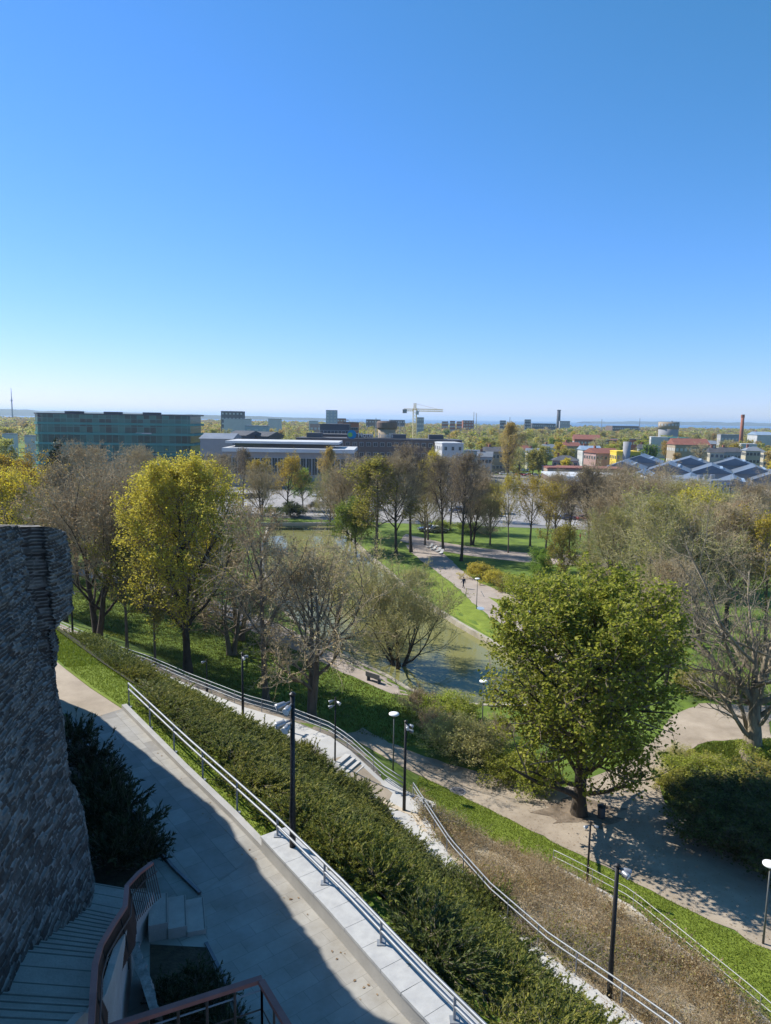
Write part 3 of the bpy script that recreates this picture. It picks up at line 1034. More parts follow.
# planters
sheet('planter_soil', [P(150, 945, 13)[:2], P(206, 948, 13)[:2], P(232, 1010, 13)[:2], P(262, 1080, 13)[:2], P(150, 1080, 13)[:2]], M['soil'], z=13.02, res=.5)
pk = MB().strip([P(206, 944, 13), P(222, 975, 13), P(238, 1010, 13), P(270, 1080, 13)], .08, .06)
tag(pk.build('planter_edging', M['darksteel']), 'thin dark steel edging between the planter and forecourt', 'edging')
pk = MB().strip([P(200, 895, 13), P(172, 868, 13), P(150, 838, 13), P(125, 800, 13), P(100, 765, 13), P(80, 735, 13)], .08, .09)
tag(pk.build('bed_edging', M['darksteel']), 'thin dark steel edging between shaded juniper bed and upper path', 'edging')
sheet('juniper_bed_soil', [P(172, 870, 13)[:2], P(150, 838, 13)[:2], P(125, 800, 13)[:2], P(100, 765, 13)[:2], P(80, 735, 13)[:2], P(62, 712, 13)[:2], (-9.6, 22), (-8.4, 19.6), (-7.9, 17.9), P(150, 888, 13)[:2]], M['soil'], z=13.015, res=1)

# ------------------------------------------------------------------ lamps
M['lampgrey'] = mat('grey_lamp_paint', (0.10, 0.11, 0.11), (0.14, 0.15, 0.15), 5, .5, metal=.3)
M['silver'] = mat('silver_paint', (0.26, 0.27, 0.29), (0.36, 0.37, 0.39), 5, .35, metal=.5)
M['lampwhite'] = mat('white_diffuser', (0.78, 0.79, 0.80), (0.84, 0.85, 0.86), 3, .35)


def spot_lamp(label, loc, h, spots, rz=0.0, r=.07, group='spotlight masts along the paths'):
    t = thing('spotlight_mast', label, 'street lamp', loc, rz, group)
    MB().tube([(0, 0, 0), (0, 0, h * .32), (0, 0, h * .33), (0, 0, h)], [r * 1.25, r * 1.2, r, r * .9], 12).build('pole', M['black'], t, True)
    MB().tube([(0, 0, -.3), (0, 0, .03)], r * 2.2, 12).build('base', M['black'], t)
    MB().tube([(0, 0, h), (0, 0, h + .05), (0, 0, h + .1)], [r * 1.15, r * 1.3, r * .5], 12).build('cap', M['black'], t)
    for (dz, az, ln) in spots:
        d = Vector((math.cos(az), math.sin(az), -.35)).normalized()
        a = Vector((0, 0, h - dz)) + Vector((d.x, d.y, 0)) * r
        s = MB().tube([a, a + d * .12, a + d * .15, a + d * (.15 + ln), a + d * (.2 + ln)], [.03, .03, .085, .11, .12], 12).build('spotlight', M['silver'], t, True)
        MB().tube([a + d * (.2 + ln) + d * .002, a + d * (.21 + ln)], [.105, .105], 12).build('lens', M['lampwhite'], s)
    return t


def disc_lamp(label, loc, h, group='disc lamps in the park'):
    t = thing('disc_lamp', label, 'street lamp', loc, 0, group)
    MB().tube([(0, 0, 0), (0, 0, h * .3), (0, 0, h)], [.06, .05, .035], 10).build('pole', M['lampgrey'], t, True)
    MB().tube([(0, 0, h - .25), (0, 0, h - .1), (0, 0, h)], [.04, .10, .2], 14).build('neck', M['lampgrey'], t, True)
    MB().tube([(0, 0, h), (0, 0, h + .05), (0, 0, h + .12), (0, 0, h + .17), (0, 0, h + .19)], [.22, .36, .36, .2, .02], 18).build('shade', M['lampwhite'], t, True)
    return t


def gz(x, y, dz=0.0):
    return (x, y, hz(x, y) + dz)


lp = P(292, 851, 13.49)
spot_lamp('tall black mast with four silver spotlights standing on the plinth wall', (lp.x, lp.y + .15, 13.4), 4.75, [(.18, R(200), .22), (.22, R(250), .16), (.75, R(190), .22), (.78, R(245), .16)], r=.075)
p = P(243, 721, 3)
spot_lamp('slim black spotlight mast on the ramp kerb between two trunks', (p.x, p.y, 3.0), 5.3, [(.15, R(20), .15), (.18, R(-60), .14)], r=.085)
p = P(404, 812, 2.1)
spot_lamp('black spotlight mast beside the landing at the juniper edge', (p.x, p.y, 1.9), 6.0, [(.12, R(-20), .2), (.15, R(-75), .18), (.5, R(0), .18)], r=.085)
p = P(609, 1000, 4.6)
spot_lamp('thick black spotlight mast rising between junipers and dry scrub', (p.x, p.y, 4.4), 5.6, [(.06, R(-10), .2), (.06, R(-50), .2), (.3, R(5), .2)], r=.085)
p = P(587, 884, .5)
spot_lamp('small black spotlight mast at the slope railing before the shaded path', (p.x, p.y, .45), 3.7, [(.1, R(-20), .16), (.12, R(200), .14)], r=.06)
p = P(73, 641, 3)
spot_lamp('dark spotlight mast at the ramp bend beside the rock wall', (p.x, p.y, 3), 5.2, [(.1, R(-20), .2)], r=.09)
p = P(335, 762, 2.9)
spot_lamp('short grey spotlight mast at the head of the short staircase', (p.x, p.y, 2.8), 4.6, [(.12, R(190), .2), (.5, R(180), .2), (.15, R(-40), .2)], r=.05)
p = P(207, 690, 3)
spot_lamp('thin spotlight mast on the ramp beside the yellow maple', (p.x, p.y, 3), 2.6, [(.08, R(180), .16)], r=.05)
disc_lamp('white disc lamp on grey pole at the gravel path bend', gz(*G(393, 773)[:2]), 4.25)
disc_lamp('white disc lamp on slim pole at the shaded path edge', gz(*G(763, 944)[:2]), 4.25)
disc_lamp('white disc lamp beside round sign on the pond path', gz(*G(476.5, 609)[:2]), 4.2)
disc_lamp('white disc lamp half hidden by shrubs at the water', gz(*G(482, 730)[:2]), 4.2)
disc_lamp('white disc lamp showing through the green tree edge', gz(*G(528, 648)[:2]), 4.2)
# ------------------------------------------------------------------ trees
def rodr(v, k, a):
    a = a[..., None]
    return v * np.cos(a) + np.cross(k, v) * np.sin(a) + k * (k * v).sum(-1, keepdims=True) * (1 - np.cos(a))


def grow(S, D, L, R0, R1, Pn, wob, up, rg):
    N = len(S)
    pts = np.zeros((N, Pn, 3))
    pts[:, 0] = S
    d = norm(D)
    for i in range(1, Pn):
        d = d + wob * rg.normal(size=(N, 3))
        d[:, 2] += up
        d = norm(d)
        pts[:, i] = pts[:, i - 1] + d * (L / (Pn - 1))[:, None]
    rad = R0[:, None] + (R1 - R0)[:, None] * np.linspace(0, 1, Pn)[None]
    return pts, rad


def spawn(pts, rad, n, t0, t1, a0, asd, rg):
    N, Pn, _ = pts.shape
    t = t0 + (t1 - t0) * (np.arange(n)[None] + rg.uniform(size=(N, n))) / n
    x = t * (Pn - 1)
    i = np.clip(x.astype(int), 0, Pn - 2)
    f = (x - i)[..., None]
    I = np.arange(N)[:, None]
    a, b = pts[I, i], pts[I, i + 1]
    S = a + (b - a) * f
    T = norm(b - a)
    r = rad[I, i] * (1 - f[..., 0]) + rad[I, i + 1] * f[..., 0]
    perp = norm(np.cross(T, rg.normal(size=T.shape)))
    # golden angle round the parent
    az = (np.arange(n) * 2.39996)[None] + rg.uniform(0, 6.28, (N, 1)) + rg.normal(0, .4, (N, n))
    ref = norm(np.cross(T, np.where(np.abs(T[..., 2:3]) > .9, np.array([1.0, 0, 0]), np.array([0, 0, 1.0]))))
    perp = rodr(ref, T, az)
    D = rodr(T, perp, a0 + asd * rg.normal(size=(N, n)))
    return S.reshape(-1, 3), D.reshape(-1, 3), t.reshape(-1), r.reshape(-1), np.repeat(np.arange(N), n)


def leaf_quads(C, size, rg, up=0.0, aspect=1.5, D=None):
    """pointed leaf or leaf-clump blades at C"""
    N = len(C)
    nrm = rg.normal(size=(N, 3))
    nrm[:, 2] = np.abs(nrm[:, 2]) + up
    nrm = norm(nrm)
    a = norm(np.cross(nrm, rg.normal(size=(N, 3)))) if D is None else norm(D + .5 * rg.normal(size=(N, 3)))
    b = norm(np.cross(nrm, a))
    s = (size * rg.uniform(.6, 1.35, N))[:, None]
    fold = nrm * s * .18
    v = np.stack([C - a * s * aspect * .5, C + b * s * .5 + fold, C + a * s * aspect * .5, C - b * s * .5 + fold], 1).reshape(-1, 3)
    return v, np.arange(4 * N).reshape(-1, 4)


def tree_mesh(seed, h=18., r=.32, base=.25, crown=5.5, n=(14, 8, 7, 5), stems=1, spread=0.0, ang=(.85, .75, .7, .7), up=(.10, .06, .03, .03),
              lenf=(.55, .5, .55), wob=(.05, .10, .14, .2), shape='round', twig_r=.011, leaves=0, lsize=.15, lup=.3, budded=0, bud=.05, lean=(0, 0), laspect=1.5, keep=1.0, droop=0.0, leaf_jit=.12, limb_r=.55, env=None):
    rg = np.random.default_rng(seed)
    tr, cr = MB(), MB()
    hh = h * (.86 if stems == 1 else .55)
    S = np.zeros((stems, 3))
    S[:, 2] = -.15
    az = rg.uniform(0, 6.28) + np.arange(stems) * 6.28 / stems
    D = np.stack([np.cos(az) * spread + lean[0], np.sin(az) * spread + lean[1], np.ones(stems)], -1)
    if stems > 1:
        S[:, :2] = np.stack([np.cos(az), np.sin(az)], -1) * r * .6
    L = np.full(stems, hh) * rg.uniform(.85, 1.05, stems)
    R0 = np.full(stems, r / math.sqrt(stems) * (1.25 if stems > 1 else 1))
    p0, r0 = grow(S, D, L, R0, R0 * .16, 12, wob[0] * .6, .04, rg)
    r0[:, 0] *= 1.35
    tr.add(*tube_geo(p0, r0, 9))
    S, D, t, rr, pa = spawn(p0, r0, n[0] // stems, base, .98, ang[0], .15, rg)
    tt = (t - base) / (1 - base)
    if shape == 'round':
        f = .35 + .9 * np.sin(np.clip(tt * .85 + .22, 0, 1) * math.pi) ** .8
    elif shape == 'vase':
        f = .75 + .5 * tt
    elif shape == 'cone':
        f = 1.15 - tt
    else:
        f = .6 + .5 * np.sin(tt * math.pi)
    L1 = crown * f * rg.uniform(.8, 1.2, len(S))
    if env:
        E_ = np.array([env[0], env[0], env[2] * h])
        o_ = (S - np.array([0, 0, env[1] * h])) / E_
        d_ = norm(D + np.array([0, 0, .25])) / E_
        A_, B_, C_ = (d_ * d_).sum(-1), (o_ * d_).sum(-1), (o_ * o_).sum(-1) - 1
        lim = (-B_ + np.sqrt(np.maximum(B_ * B_ - A_ * C_, 0))) / A_
        L1 = np.clip(np.minimum(L1, lim * .86), .6, None)
    rb = np.minimum(rr * limb_r, L1 * .028)
    p1, r1 = grow(S, D, L1, rb, rb * .25, 8, wob[1], up[0], rg)
    tr.add(*tube_geo(p1, r1, 6))
    # leaders continue the stems
    tips = [(p0[:, -1], norm(p0[:, -1] - p0[:, -2]))]
    S, D, t, rr, pa = spawn(p1, r1, n[1], .22, .98, ang[1], .2, rg)
    S = np.concatenate([S] + [tips[0][0]] * 3)
    D = np.concatenate([D] + [tips[0][1] + .3 * rg.normal(size=(stems, 3)) for _ in range(3)])
    L2 = np.concatenate([L1[pa] * lenf[0] * (1.15 - .55 * t), np.full(3 * stems, crown * .35)]) * rg.uniform(.7, 1.2, len(S))
    rb = np.concatenate([rr * .6, np.full(3 * stems, r * .08)])
    rb = np.minimum(rb, L2 * .03)
    p2, r2 = grow(S, D, L2, rb, rb * .35, 6, wob[2], up[1] - droop * .3, rg)
    if env:
        E3 = (p2[:, -1] - np.array([0, 0, env[1] * h])) / E_
        k2 = (E3 * E3).sum(-1) < 1
        p2, r2, L2 = p2[k2], r2[k2], L2[k2]
    cr.add(*tube_geo(p2, r2, 5))
    S, D, t, rr, pa = spawn(p2, r2, n[2], .15, 1.0, ang[2], .25, rg)
    L3 = L2[pa] * lenf[1] * (1.1 - .5 * t) * rg.uniform(.6, 1.3, len(S))
    rb = np.maximum(np.minimum(rr * .6, L3 * .022), twig_r * 1.4)
    p3, r3 = grow(S, D, L3, rb, rb * .5, 5, wob[3], up[2] - droop * .6, rg)
    if env is None:
        cr.add(*tube_geo(p3, r3, 4))
    S, D, t, rr, pa = spawn(p3, r3, n[3], .15, 1.0, ang[3], .3, rg)
    k = rg.uniform(size=len(S)) < keep
    S, D, t, pa = S[k], D[k], t[k], pa[k]
    L4 = np.maximum(L3[pa] * lenf[2] * rg.uniform(.6, 1.4, len(S)), .3)
    rb = np.full(len(S), twig_r)
    p4, r4 = grow(S, D, L4, rb, rb * .45, 4, wob[3], up[3] - droop, rg)
    if env is None:
        cr.add(*tube_geo(p4, r4, 3))
    def inenv(q):
        if env is None:
            return np.ones(len(q), bool)
        d = np.hypot(q[:, 0], q[:, 1]) / env[0]
        zz = (q[:, 2] - env[1] * h) / (env[2] * h)
        lump = .20 * np.sin(q[:, 0] * 1.3 + seed) * np.sin(q[:, 1] * 1.4 + 1) + .16 * np.sin(q[:, 2] * 1.25 + q[:, 0] * .8) - .06
        return d * d + zz * zz < 1 + lump
    if env:
        p4 = p4[inenv(p4[:, -1])]
        k3 = inenv(p3[:, -1])
        p3, r3 = p3[k3], r3[k3]
        cr.add(*tube_geo(p3, r3, 3))
    if leaves:
        allp = np.concatenate([p4.reshape(-1, 3)[rg.integers(0, len(p4) * 4, leaves * 4 // 5)], p3.reshape(-1, 3)[rg.integers(0, len(p3) * 5, leaves // 5)]])
        C = allp + rg.normal(0, leaf_jit, allp.shape)
        cr.add(*leaf_quads(C, lsize, rg, lup, laspect), 1)
    if budded:
        C = p4[:, 1:].reshape(-1, 3)[rg.integers(0, len(p4) * 3, budded)] + rg.normal(0, .03, (budded, 3))
        cr.add(*leaf_quads(C, bud, rg, 0, 1.3), 1)
    return tr, cr


M['bark'] = mat('dark_bark', (0.035, 0.027, 0.02), (0.085, 0.068, 0.05), 3, .95, .8, 12, stretch=(1, 1, .25))
M['bark2'] = mat('grey_brown_bark', (0.10, 0.08, 0.06), (0.20, 0.165, 0.125), 3, .95, .8, 12, stretch=(1, 1, .25))
M['barkpale'] = mat('pale_lichened_bark', (0.13, 0.105, 0.078), (0.36, 0.30, 0.21), 2.2, .95, .7, 12, stretch=(1, 1, .3))
M['twig_brown'] = mat('brown_twigs', (0.33, 0.255, 0.155), (0.46, 0.37, 0.235), 1, .9)
M['twig_dark'] = mat('dark_twigs', (0.16, 0.125, 0.095), (0.25, 0.20, 0.155), 1, .9)
M['twig_olive'] = mat('olive_twigs', (0.34, 0.30, 0.15), (0.46, 0.41, 0.22), 1, .9)
M['leaf_yellow'] = leaf_mat('maple_flowers', (0.34, 0.275, 0.03), (0.52, 0.43, 0.05), (0.60, 0.52, 0.09), .48)
M['leaf_gold'] = leaf_mat('golden_buds', (0.38, 0.27, 0.02), (0.56, 0.43, 0.035), (0.62, 0.52, 0.06), .48)
M['leaf_ylgreen'] = leaf_mat('fresh_yellow_green_leaves', (0.23, 0.22, 0.03), (0.37, 0.35, 0.05), (0.46, 0.43, 0.08), .45)
M['leaf_green'] = leaf_mat('spring_green_leaves', (0.15, 0.205, 0.02), (0.34, 0.39, 0.045), (0.52, 0.54, 0.09), .55)
M['leaf_mid'] = leaf_mat('green_leaves', (0.105, 0.179, 0.025), (0.210, 0.315, 0.042), (0.315, 0.399, 0.063), .5)
M['leaf_dark'] = leaf_mat('evergreen_leaves', (0.04, 0.06, 0.016), (0.09, 0.12, 0.028), (0.15, 0.175, 0.04), .35)
M['leaf_bronze'] = leaf_mat('bronze_buds', (0.311, 0.201, 0.055), (0.474, 0.328, 0.092), (0.529, 0.401, 0.092), .5)
M['leaf_bud'] = leaf_mat('brown_buds', (0.25, 0.185, 0.09), (0.37, 0.285, 0.14), (0.42, 0.35, 0.17), .45)
M['leaf_olive'] = leaf_mat('olive_buds', (0.283, 0.264, 0.094), (0.452, 0.425, 0.132), (0.547, 0.509, 0.189), .5)

SPEC = {
    # name: (kwargs, bark, twig, leaf)
    'maple': (dict(seed=11, h=22, r=.42, base=.14, crown=8.6, n=(28, 10, 8, 5), ang=(.8, .7, .7, .8), up=(.16, .08, .05, .05), env=(7.4, .56, .48), leaves=56000, lsize=.155, lup=.2, leaf_jit=.16, laspect=1.1), 'bark', 'twig_dark', 'leaf_yellow'),
    'maple_thin': (dict(seed=12, h=14, r=.22, base=.3, crown=4.0, n=(14, 8, 6, 4), up=(.12, .06, .04, .04), leaves=9000, lsize=.17, leaf_jit=.2, laspect=1.2), 'bark2', 'twig_dark', 'leaf_ylgreen'),
    'gold': (dict(seed=13, h=16, r=.3, base=.28, crown=5.5, n=(16, 8, 7, 5), up=(.13, .06, .04, .04), leaves=13000, lsize=.17, leaf_jit=.2, laspect=1.1), 'bark', 'twig_dark', 'leaf_gold'),
    'bare_a': (dict(seed=21, h=20, r=.36, base=.25, crown=6.8, n=(20, 10, 8, 6), up=(.12, .07, .04, .03), budded=8500, bud=.12), 'bark', 'twig_brown', 'leaf_bud'),
    'bare_b': (dict(seed=22, h=20, r=.34, base=.2, crown=7.0, n=(22, 10, 8, 6), stems=2, spread=.16, up=(.14, .08, .05, .03), budded=8500, bud=.12), 'bark', 'twig_brown', 'leaf_bud'),
    'bare_tall': (dict(seed=23, h=22, r=.30, base=.34, crown=5.0, n=(20, 9, 8, 6), ang=(.6, .7, .7, .7), up=(.16, .08, .04, .03), budded=8000, bud=.11), 'bark', 'twig_dark', 'leaf_bud'),
    'bare_lean': (dict(seed=24, h=19, r=.3, base=.3, crown=5.0, n=(15, 8, 6, 4), lean=(-.14, .02), up=(.10, .05, .02, .02), budded=3500, bud=.10), 'bark2', 'twig_brown', 'leaf_bud'),
    'clumpy': (dict(seed=25, h=16, r=.30, base=.2, crown=4.2, n=(18, 8, 6, 4), stems=2, spread=.10, wob=(.1, .2, .25, .3), up=(.10, .05, .02, .02), leaves=3500, lsize=.09, leaf_jit=.08), 'bark2', 'twig_brown', 'leaf_bud'),
    'willow': (dict(seed=26, h=14, r=.40, base=.10, crown=6.5, n=(24, 10, 9, 7), stems=3, spread=.42, up=(.12, .10, .08, .06), ang=(.7, .6, .55, .5), budded=18000, bud=.10, twig_r=.009), 'bark', 'twig_olive', 'leaf_olive'),
    'willow_lean': (dict(seed=27, h=13, r=.38, base=.16, crown=6.0, n=(18, 8, 7, 4), stems=3, spread=.6, lean=(-.35, 0), up=(.14, .08, .06, .05), budded=9000, bud=.10), 'bark', 'twig_brown', 'leaf_olive'),
    'broad': (dict(seed=28, h=18, r=.85, base=.17, crown=9.5, n=(18, 8, 6, 4), stems=2, spread=.16, ang=(1.0, .75, .7, .7), up=(.13, .10, .10, .08), wob=(.06, .15, .18, .2), shape='vase', budded=3000, bud=.10, twig_r=.012, limb_r=.85), 'barkpale', 'barkpale', 'leaf_olive'),
    'hazy': (dict(seed=29, h=19, r=.34, base=.16, crown=7.0, n=(24, 10, 9, 6), up=(.13, .08, .06, .05), budded=9000, bud=.12), 'bark2', 'twig_olive', 'leaf_ylgreen'),
    'chestnut': (dict(seed=31, h=17.5, r=.46, base=.08, crown=9.0, n=(38, 11, 8, 5), ang=(1.1, .8, .8, .8), up=(.07, .03, -.01, -.02), droop=.02, env=(7.0, .55, .47), leaves=46000, lsize=.175, lup=.5, leaf_jit=.14, laspect=1.35), 'bark', 'twig_dark', 'leaf_green'),
    'sparse_yellow': (dict(seed=32, h=18, r=.26, base=.3, crown=5.0, n=(15, 8, 6, 4), up=(.10, .06, .03, .03), leaves=5200, lsize=.2, leaf_jit=.3, laspect=1.1), 'bark2', 'twig_brown', 'leaf_yellow'),
    'green_round': (dict(seed=33, h=13, r=.28, base=.2, crown=5.0, n=(18, 8, 6, 4), up=(.10, .05, .03, .02), leaves=13000, lsize=.24, leaf_jit=.25, laspect=1.2), 'bark', 'twig_dark', 'leaf_mid'),
    'poplar': (dict(seed=34, h=22, r=.4, base=.18, crown=5.0, n=(22, 8, 7, 4), ang=(.6, .7, .7, .7), up=(.18, .1, .05, .05), leaves=13000, lsize=.22, leaf_jit=.25, laspect=1.1), 'bark', 'twig_brown', 'leaf_bronze'),
}
PROTO, USED = {}, set()


def plant_tree(kind, loc, h, label, rz=None, wide=1.0, cat='tree', group=None, name=None):
    kw, bk, tw, lf = SPEC[kind]
    if kind not in PROTO:
        tr, cr = tree_mesh(**kw)
        zmax = max(float(v[:, 2].max()) for v in cr.v) if 'env' not in kw else kw['h'] * (kw['env'][1] + kw['env'][2])
        PROTO[kind] = (tr.mesh('trunk', M[bk], True), cr.mesh('crown', [M[tw], M[lf]]), zmax)
    t_, c_, zm = PROTO[kind]
    o = thing(name or NAMES.get(kind, 'bare_tree'), label, cat, loc, rnd.uniform(0, 6.28) if rz is None else rz, group)
    s = h / zm
    o.scale = (s * wide, s * wide, s)
    link('trunk', t_, o)
    link('crown', c_, o)
    return o


NAMES = {'maple': 'budding_tree', 'maple_thin': 'budding_tree', 'gold': 'budding_tree', 'chestnut': 'leafy_tree', 'willow': 'willow_tree', 'willow_lean': 'willow_tree',
         'sparse_yellow': 'budding_tree', 'green_round': 'leafy_tree', 'poplar': 'poplar_tree'}


def tree_px(kind, px, py, ytop, label, wide=1.0, rz=None, name=None):
    """tree whose foot stands at the photo measurement and whose height reaches ytop"""
    g = G(px, py)
    d = (g - CAM).dot(_F)
    # height that reaches ytop straight above the foot
    lo, hi = 1.0, 45.0
    for _ in range(40):
        m = (lo + hi) / 2
        q = g + Vector((0, 0, m)) - CAM
        yy = H / 2 - FPX * q.dot(CU) / q.dot(_F)
        lo, hi = (m, hi) if yy > ytop else (lo, m)
    return plant_tree(kind, tuple(g), lo, label, rz, wide, name=name)


TL = [
    ('maple', 188, 672, 441, 'large maple covered in yellow-green blossom standing above the ramp', 1.0),
    ('bare_b', 98, 640, 440, 'brown twiggy double-stemmed tree beside the rock wall corner', 1.0),
    ('maple_thin', 127, 650, 520, 'leaning tree with dull yellow leaves before the big maple', .9),
    ('maple_thin', 155, 664, 545, 'thin tree with sparse yellow leaves close to the ramp railing', .75),
    ('bare_tall', 66, 622, 460, 'slim bare tree rising just behind the rock wall corner', .9),
    ('bare_lean', 266, 701, 492, 'tall bare tree leaning over the lawn beside the bank path', .95),
    ('clumpy', 312, 718, 525, 'twin-trunked tree with brown shaggy bud clumps at the ramp', .9),
    ('willow_lean', 333, 648, 520, 'dark willow leaning low over the pond from the near bank', 1.0),
    ('willow', 398, 676, 537, 'bushy olive-grey willow standing at the water edge', .95),
    ('chestnut', 579, 814, 538, 'dense green chestnut in full leaf shading the gravel path', .98),
    ('broad', 751, 757, 478, 'broad bare tree with pale lichened limbs beside gravel path', 1.0),
    ('hazy', 655, 640, 478, 'wide olive-brown hazy tree behind the green chestnut', 1.0),
    ('sparse_yellow', 690, 612, 478, 'tree with a yellow-tinged top before the market hall', 1.0),
    ('bare_a', 725, 640, 500, 'brown twiggy tree behind the broad pale-limbed tree', 1.0),
    ('sparse_yellow', 765, 650, 500, 'sparse yellow tree cut by the frame behind the broad bare tree', .9),
    ('bare_tall', 589, 556, 462, 'dark bare tree with forked trunk on the far lawn', 1.25),
    ('bare_tall', 569, 556, 478, 'slim dark bare tree next to the forked dark tree', .9),
    ('bare_a', 640, 590, 478, 'brown bare tree between chestnut top and long flat roof', .9),
    ('sparse_yellow', 545, 556, 476, 'pale yellow-green birch-like tree beside the cross path', .95),
    ('sparse_yellow', 508, 553, 468, 'slender yellow-leafed tree standing on the cross path edge', .6),
    ('bare_tall', 411, 552, 440, 'tall grey bare tree at the head of the pond path', 1.05),
    ('bare_tall', 443, 550, 452, 'dark-trunked bare tree on lawn beside white seats', 1.0),
    ('bare_tall', 461, 561, 448, 'dark-trunked bare tree nearest the bend of pond path', 1.0),
    ('maple_thin', 376, 556, 452, 'green-yellow tree with drooping limbs on the pond shore', 1.35),
    ('green_round', 356, 560, 494, 'low bushy green tree at the pond corner', .9),
    ('gold', 287, 515, 447, 'round-headed tree with golden buds beyond the pond end', 1.0),
    ('green_round', 303, 510, 466, 'fresh green round tree beside the car park', .8),
    ('poplar', 327, 506, 444, 'sparse orange-brown tree at the car park entrance', .85),
    ('bare_tall', 243, 506, 446, 'bare grey tree behind the big maple and pond end', 1.1),
    ('bare_tall', 222, 512, 452, 'second bare grey tree behind the maple crown', 1.1),
    ('gold', 436, 505, 443, 'bright yellow-green round tree before the brown hotel', .75),
    ('poplar', 507, 486, 419, 'tall bronze-budded poplar standing alone above the rooftops', .9),
    ('gold', 20, 556, 438, 'golden-yellow tree with the brightest crown behind the rock wall', 1.2),
    ('gold', 4, 566, 452, 'golden-yellow tree cut by the frame beside the brightest crown', 1.0),
    ('gold', 46, 570, 452, 'dull golden tree between golden crowns and glass office', 1.1),
    ('bare_a', 88, 545, 436, 'grey-brown tree standing before the glass office corner', 1.0),
    ('bare_b', 118, 560, 445, 'brown tree under the middle of the glass office', 1.0),
    ('bare_a', 140, 540, 440, 'dull brown tree before the glass office, beside maple top', .9),
    ('bare_a', 478, 520, 462, 'small grey bare tree among station square lamps', .7),
    ('hazy', 395, 520, 446, 'grey hazy tree rising before the long brown hotel', .7),
    ('bare_tall', 425, 530, 456, 'grey bare tree between hotel and pond path head', 1.0),
    ('bare_a', 620, 560, 470, 'bare brown tree rising in front of the dark red roof edge', .8),
    ('bare_a', 205, 560, 470, 'brown bare tree mostly hidden behind the yellow maple', .9),
    ('bare_lean', 245, 590, 500, 'thin bare tree at the near end of the pond', .8),
    ('green_round', 540, 590, 545, 'small olive-green rounded tree beside the chestnut top', .9),
    ('clumpy', 232, 655, 560, 'low brown bushy tree between the maple and leaning bare tree', 1.3),
    ('gold', 30, 600, 452, 'golden tree crowded behind the rock wall corner', 1.1),
    ('gold', 78, 585, 470, 'dull golden tree among brown crowns near the rock wall', 1.0),
    ('bare_a', 168, 590, 470, 'grey-brown tree tucked behind the big maple', 1.0),
    ('maple_thin', 112, 600, 500, 'pale yellow thin tree between brown crowns and maple', 1.2),
    ('hazy', 705, 590, 482, 'olive hazy tree between the market facade and broad tree', .9),
    ('bare_b', 612, 585, 476, 'brown forked tree just above the chestnut top', .9),
    ('hazy', 672, 585, 474, 'tan hazy tree under the market roofs', .9),
    ('bare_a', 360, 530, 452, 'grey-brown tree at the pond end before the hotel', .9),
    ('bare_a', 450, 530, 450, 'grey-brown tree on the lawn before the white block', .8),
    ('hazy', 425, 545, 470, 'low hazy olive tree near the white loungers', .9),
    ('bare_b', 262, 520, 458, 'brown tree on the pond end before the station terminal', .9),
    ('bare_a', 215, 540, 450, 'brown tree between the maple and station shed', 1.0),
    ('bare_b', 350, 545, 448, 'brown tree at the pond corner beneath the hotel', 1.0),
    ('hazy', 330, 530, 462, 'hazy olive tree near the dark round bush and car park', .9),
    ('bare_a', 396, 556, 446, 'tall brown tree between drooping green tree and pond path head', .9),
    ('sparse_yellow', 428, 540, 452, 'thin yellow-green tree at the start of the cross path', .8),
    ('bare_b', 472, 545, 456, 'brown tree on the lawn by the low hedges', .8),
    ('hazy', 490, 545, 470, 'hazy tan tree between the hedges and slender yellow tree', .8),
    ('sparse_yellow', 530, 548, 470, 'yellow-green airy tree before the flat shop', 1.0),
    ('bare_a', 555, 545, 466, 'brown tree before the middle of the flat shop', .8),
    ('bare_b', 604, 552, 464, 'dense brown tree before the dark red roof edge', .9),
    ('hazy', 625, 552, 470, 'tan hazy tree before the flat shop end', 1.0),
    ('bare_b', 655, 560, 468, 'brown tree before the first market gable', 1.0),
    ('hazy', 690, 560, 476, 'olive tree before the corrugated facade', .9),
    ('bare_a', 745, 585, 486, 'brown tree under the orange awnings', .9),
    ('bare_b', 700, 640, 508, 'brown forked tree just behind the pale limbs', .9),
    ('bare_a', 665, 690, 560, 'smaller brown tree between the chestnut and pale limbs', .9),
    ('hazy', 610, 610, 500, 'tan hazy tree rising right behind the chestnut top', .9),
    ('maple_thin', 560, 600, 520, 'thin yellow-green tree behind the chestnut shoulder', 1.0),
    ('clumpy', 240, 640, 530, 'shaggy twiggy tree beside the leaning bare tree', 1.1),
    ('bare_b', 140, 610, 455, 'brown double-stemmed tree behind the maple lower limbs', 1.0),
    ('maple_thin', 205, 630, 520, 'pale yellow tree beside the maple trunk', 1.1),
    ('gold', 260, 508, 452, 'golden tree before the station shed', .9),
    ('bare_b', 775, 570, 476, 'bronze-brown tree at the edge before orange awnings', .9),
]
for (k, px, py, yt, lb, wd) in TL:
    tree_px(k, px, py, yt - (12 if px > 600 and k in ('hazy', 'bare_a', 'bare_b') else 0), lb, wd)
# spruce beside the office
M['needle'] = leaf_mat('spruce_needles', (0.012, 0.022, 0.010), (0.03, 0.045, 0.016), (0.05, 0.065, 0.02), .1)
SPEC['spruce'] = (dict(seed=41, h=15, r=.2, base=.08, crown=3.2, n=(60, 8, 5, 3), ang=(1.45, .8, .7, .7), up=(.0, .0, .0, .0), shape='cone', leaves=9000, lsize=.28, leaf_jit=.1, laspect=2.0), 'bark', 'twig_dark', 'needle')
NAMES['spruce'] = 'spruce_tree'
tree_px('spruce', 62, 545, 437, 'dark narrow spruce before the glass office', 1.0)

